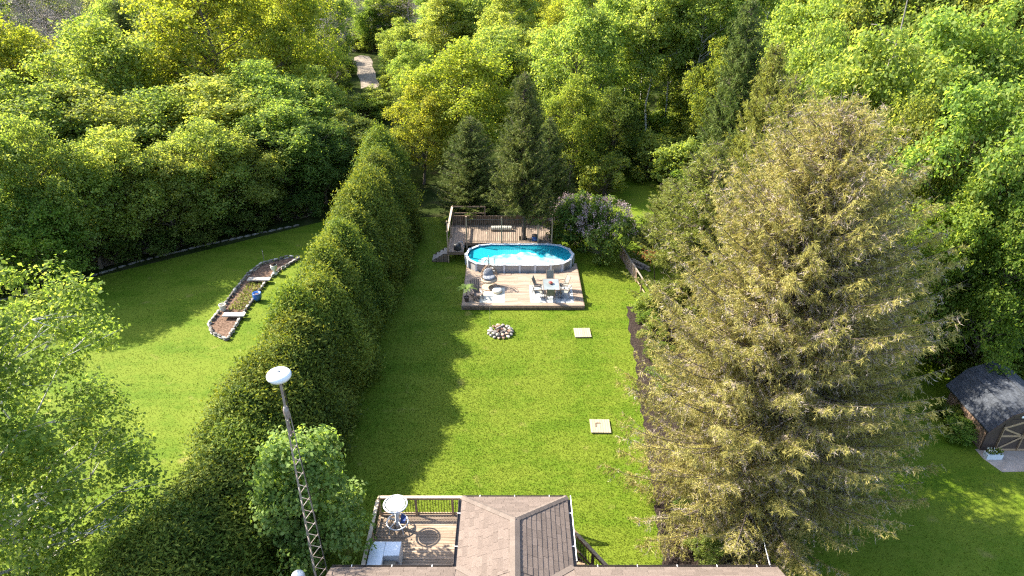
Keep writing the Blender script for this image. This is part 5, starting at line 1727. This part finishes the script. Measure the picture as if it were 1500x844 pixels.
ctree('o1', 1252, 262, 27.5, 150, 'spruce_tree', 'olive spruce half hidden between the huge browned spruce and the shed')
ctree('o1', 1302, 285, 30.5, 120, 'spruce_tree', 'olive spruce added to shade the shed, mostly hidden by the huge browned spruce')  # extra conifer put in left of the shed to throw shade on its roof
ctree('s2', 1140, 62, 44, 88, 'spruce_tree', 'dark olive spruce behind the olive spruces', None, 'spruce_olive')
ctree('o1', 985, 262, 46, 66, 'spruce_tree', 'small olive spruce between the lilacs and the broad olive spruce')
lab = 'bright green broadleaf tree in the woods behind the lilacs and the poplars'
for kd, px, py, Y, r, lm in [('r3', 850, -5, 70, 65, 'leaf_bright'), ('r1', 912, -8, 74, 62, 'leaf_bright'), ('r2', 840, 112, 61, 48, 'leaf_mid'), ('r4', 800, 40, 80, 55, 'leaf_bright'), ('r2', 905, 130, 64, 40, 'leaf_deep'), ('r3', 1060, 60, 66, 45, 'leaf_mid')]:
    tree(kd, px, py, Y, r, 'broadleaf_tree', lab, 'woods behind the lilacs', lm)
for kd, px, py, Y, r, lab in [('t2', 968, -60, 72.5, 48, 'tall poplar whose pale trunk shows bare above the lilacs'), ('t2', 1000, -50, 75, 45, 'slim poplar with pale trunk beside the bare trunked poplar'), ('t2', 1045, -70, 72, 50, 'tall poplar with pale forked trunk next to the tall dark spruce'), ('t1', 1135, -60, 70, 55, 'tall leafy poplar between the dark spruce and the right hand woods'), ('t1', 930, -55, 84, 50, 'farthest tall leafy poplar behind the lilac woods')]:
    tree(kd, px, py, Y, r, 'poplar_tree', lab, 'tall pale trunked poplars', 'leaf_bright')
lab = 'bright leafy tree in the dense right hand woods beyond the big spruce'
for kd, px, py, Y, r in [('r2', 1230, 40, 46, 85), ('r4', 1310, 45, 41, 105), ('r1', 1400, 20, 42, 105), ('r3', 1490, 10, 41, 105), ('r2', 1365, 150, 36, 85), ('r1', 1450, 130, 34, 105), ('r4', 1545, 110, 33, 110),
                         ('r3', 1200, -30, 60, 70), ('r1', 1280, -50, 58, 80), ('r4', 1370, -70, 56, 90), ('r2', 1470, -80, 55, 95), ('r3', 1560, -60, 52, 95)]:
    tree(kd, px, py, Y, r, 'broadleaf_tree', lab, 'dense woods right of the big spruce', 'leaf_bright')
tree('r3', 1420, 270, 31.5, 75, 'broadleaf_tree', 'lower leafy tree right behind the barn shed', None, 'leaf_mid')
tree('r2', 1515, 300, 30.5, 85, 'broadleaf_tree', 'lower leafy tree behind the barn shed doors side', None, 'leaf_mid')
dead = BL['t2'][0]
sx_, sh_, sm_ = apex(1240, 2, 50)
sg = thing('dead_snag', 'bare pale dead tree rising out of the right hand woods', 'tree', (sx_, 43, 0), 0.4)
rg = np.random.default_rng(8)
pth = [(bend(np.array([0, 0, -0.2]), np.array([0.5, 0, sh_ + 1]), rg, 8, 0, 0.03), np.linspace(0.17, 0.03, 8))]
V, F = limb_arrays(pth, 6)
put('trunk', mesh_np('trunk', V, F, M['grey_bark'], True), sg)
for k in range(7):
    z0 = sh_ * (0.55 + 0.06 * k)
    a = k * 2.4
    V, F = limb_arrays([(bend(np.array([0.25, 0, z0]), np.array([0.25 + 1.6 * math.cos(a), 1.6 * math.sin(a), z0 + 0.9]), rg, 5, 0, 0.12), np.linspace(0.06, 0.015, 5))], 5)
    put('limb', mesh_np('limb', V, F, M['grey_bark'], True), sg)

# the big browned spruce
big = conifer(210, 17.6, 6.7, 0.31, 13, 2.1, 0.16, 0.0145, dead=0.34, mat='spruce_tan', low=0.045, tr=0.32, power=0.55, twig_step=0.125, droop=0.12, lr=(0.5, 1.08), limb=0.6)
plant('spruce_tree', big, 10.45, 21.6, 'huge browned spruce with drooping tan branches beside the lawn', 'tree', None, 1.0, 1.0, rz=0.3)
taken.append((10.9, 21.6, 6.5))
ob = thing('dead_branch', 'orange brown dead spruce spray at the edge of the olive spruce', 'branch', (9.75, 42.2, 0))
rg = np.random.default_rng(12)
G().tube([(0.4, 0.6, -0.05), (0.2, 0.3, 1.2), (0, 0, 2.2)], [0.04, 0.03, 0.015], 5).obj('stem', M['bark'], ob)
P = rg.normal(size=(400, 3)) * np.array([0.42, 0.25, 0.16]) + np.array([0, 0, 2.2])
V, F = slivers(P, nrm(rg.normal(size=(400, 3)) + np.array([0, 0, -0.3])), rg.uniform(0.12, 0.28, 400), np.full(400, 0.02), rg)
put('needles', mesh_np('needles', V, F, M['dead_orange']), ob)


# lilacs with flower heads
def lilac(px, py, Y, r, label, seed):
    x, h, mpp = apex(px, py, Y)
    t = plant('lilac_bush', BL['b1' if seed % 2 else 'b2'], x, Y, label, 'shrub', None, r * mpp / 2.05, h / 3.2, rz=seed, leafm='leaf_deep')
    rg = np.random.default_rng(seed)
    n = 110
    a = rg.uniform(0, 6.28, n)
    hh = rg.uniform(0.52, 1.0, n)
    rd = 2.05 * np.sqrt(np.maximum(1 - ((hh - 0.5) / 0.52) ** 2, 0.02)) * rg.uniform(0.8, 1.05, n)
    Cn = np.stack([rd * np.cos(a), rd * np.sin(a), 3.2 * hh], 1)
    P = (Cn[:, None, :] + rg.normal(size=(n, 22, 3)) * np.array([0.07, 0.07, 0.10])).reshape(-1, 3)
    V, F = leaf_quads(P, nrm(rg.normal(size=P.shape) + np.array([0, 0, 0.6])), rg.uniform(0.05, 0.10, len(P)), rg)
    put('flower_heads', mesh_np('flower_heads', V, F, M['lilac']), t)
    taken.append((x, Y, r * mpp))
lilac(846, 286, 48.5, 42, 'lilac bush with pale purple flowers next to the back deck', 1)
lilac(893, 296, 46.2, 47, 'lilac bush with pale purple flowers next to the rail fence', 2)
x, h, mpp = apex(462, 300, 47)
plant('blossom_shrub', BL['b2'], -12.9, 47.5, 'small white blossoming shrub against the left side of the hedge', 'shrub', None, 0.45, 0.95, leafm='white_blossom')
# shrubs and undergrowth
lab = 'low light green shrub in the undergrowth behind the lilacs'
us = random.Random(31)
for k in range(46):
    px, py = us.uniform(830, 1090), us.uniform(175, 300)
    p = at(px, py)
    if p.y < 52: continue
    if abs(p.x - 10.5) < 2 and 56 < p.y < 64: continue
    plant('shrub', BL['b1' if k % 2 else 'b2'], p.x, p.y, lab, 'shrub', 'undergrowth behind the lilacs', us.uniform(0.8, 1.4), us.uniform(0.7, 1.5), leafm=us.choice(('leaf_bright', 'leaf_bright', 'leaf_mid')))
lab = 'low leafy shrub in the shade of the right hand woods'
for k in range(22):
    X, Y = us.uniform(15, 40), us.uniform(30, 40)
    plant('shrub', BL['b1' if k % 2 else 'b2'], X, Y, lab, 'shrub', 'undergrowth of the right hand woods', us.uniform(0.7, 1.3), us.uniform(0.5, 1.1), leafm=us.choice(('leaf_bright', 'leaf_mid')))
for (px, py, s, sz, lm, lb) in [(1036, 818, 0.42, 0.3, 'leaf_bright', 'small bright green shrub in the mulch by the house eave'),
                                (1003, 752, 0.28, 0.25, 'leaf_maple', 'tiny pale leaved shrub in the mulch under the big spruce'),
                                (1405, 640, 0.5, 0.3, 'leaf_mid', 'clump of strappy green leaves along the shed side wall'),
                                (1392, 618, 0.4, 0.3, 'leaf_mid', 'leafy clump at the rear corner of the shed'),
                                (948, 462, 0.5, 0.5, 'leaf_bright', 'light green shrub at the end of the rail fence'),
                                (958, 500, 0.5, 0.4, 'leaf_bright', 'light green shrub in the mulch strip'), (965, 530, 0.45, 0.4, 'leaf_mid', 'darker round shrub in the mulch strip'), (975, 565, 0.5, 0.4, 'leaf_bright', 'loose light shrub where the spruce boughs meet the mulch'), (950, 478, 0.4, 0.35, 'leaf_mid', 'small shrub between the fence end and the mulch strip')]:
    p = at(px, py)
    plant('shrub', BL['b1'], p.x, p.y, lb, 'shrub', None, s, sz, leafm=lm)

# far woods: fill to the top of the frame
fw = random.Random(41)
cnt = 0
tries = 0
while cnt < 110 and tries < 4000:
    tries += 1
    Y = 62 + 95 * fw.random() ** 1.2
    X = fw.uniform(-0.85, 0.85) * Y
    if X > 16 and Y < 62: continue
    if -0.252 * Y - 3.5 < X < -0.17 * Y + 4.5 and Y < 124: continue
    if abs(X + 46) < 12 and Y > 130: continue
    if abs(X - 10.5) < 4 and Y < 70: continue
    if any((X - a) ** 2 + (Y - b) ** 2 < (0.62 * (c + 3.6)) ** 2 for a, b, c in taken): continue
    taken.append((X, Y, 4.0))
    cnt += 1
    if (X < -5 and fw.random() < 0.35 and Y > 85) or (X < -0.56 * Y and fw.random() < 0.35):
        plant('bare_tree', BL['bare'], X, Y, 'grey brown leafless tree in the woods beyond the oak and the gravel drive', 'tree', 'leafless trees of the far woods', fw.uniform(0.9, 1.15), fw.uniform(0.8, 1.1))
    elif fw.random() < 0.1:
        plant('spruce_tree', CF[fw.choice(('s1', 's2'))], X, Y, 'dark spruce scattered among the far broadleaf woods', 'tree', 'spruces of the far woods', fw.uniform(0.9, 1.2), fw.uniform(0.9, 1.3))
    else:
        kd = fw.choice(('r1', 'r2', 'r3', 'r4', 't1'))
        plant('broadleaf_tree', BL[kd], X, Y, 'green broadleaf tree in the far woods filling the background', 'tree', 'broadleaf trees of the far woods', fw.uniform(0.95, 1.3), fw.uniform(0.9, 1.25) * (0.85 if kd == 't1' else 1), leafm=fw.choice(('leaf_bright', 'leaf_bright', 'leaf_mid', 'leaf_yellow')))
grass()
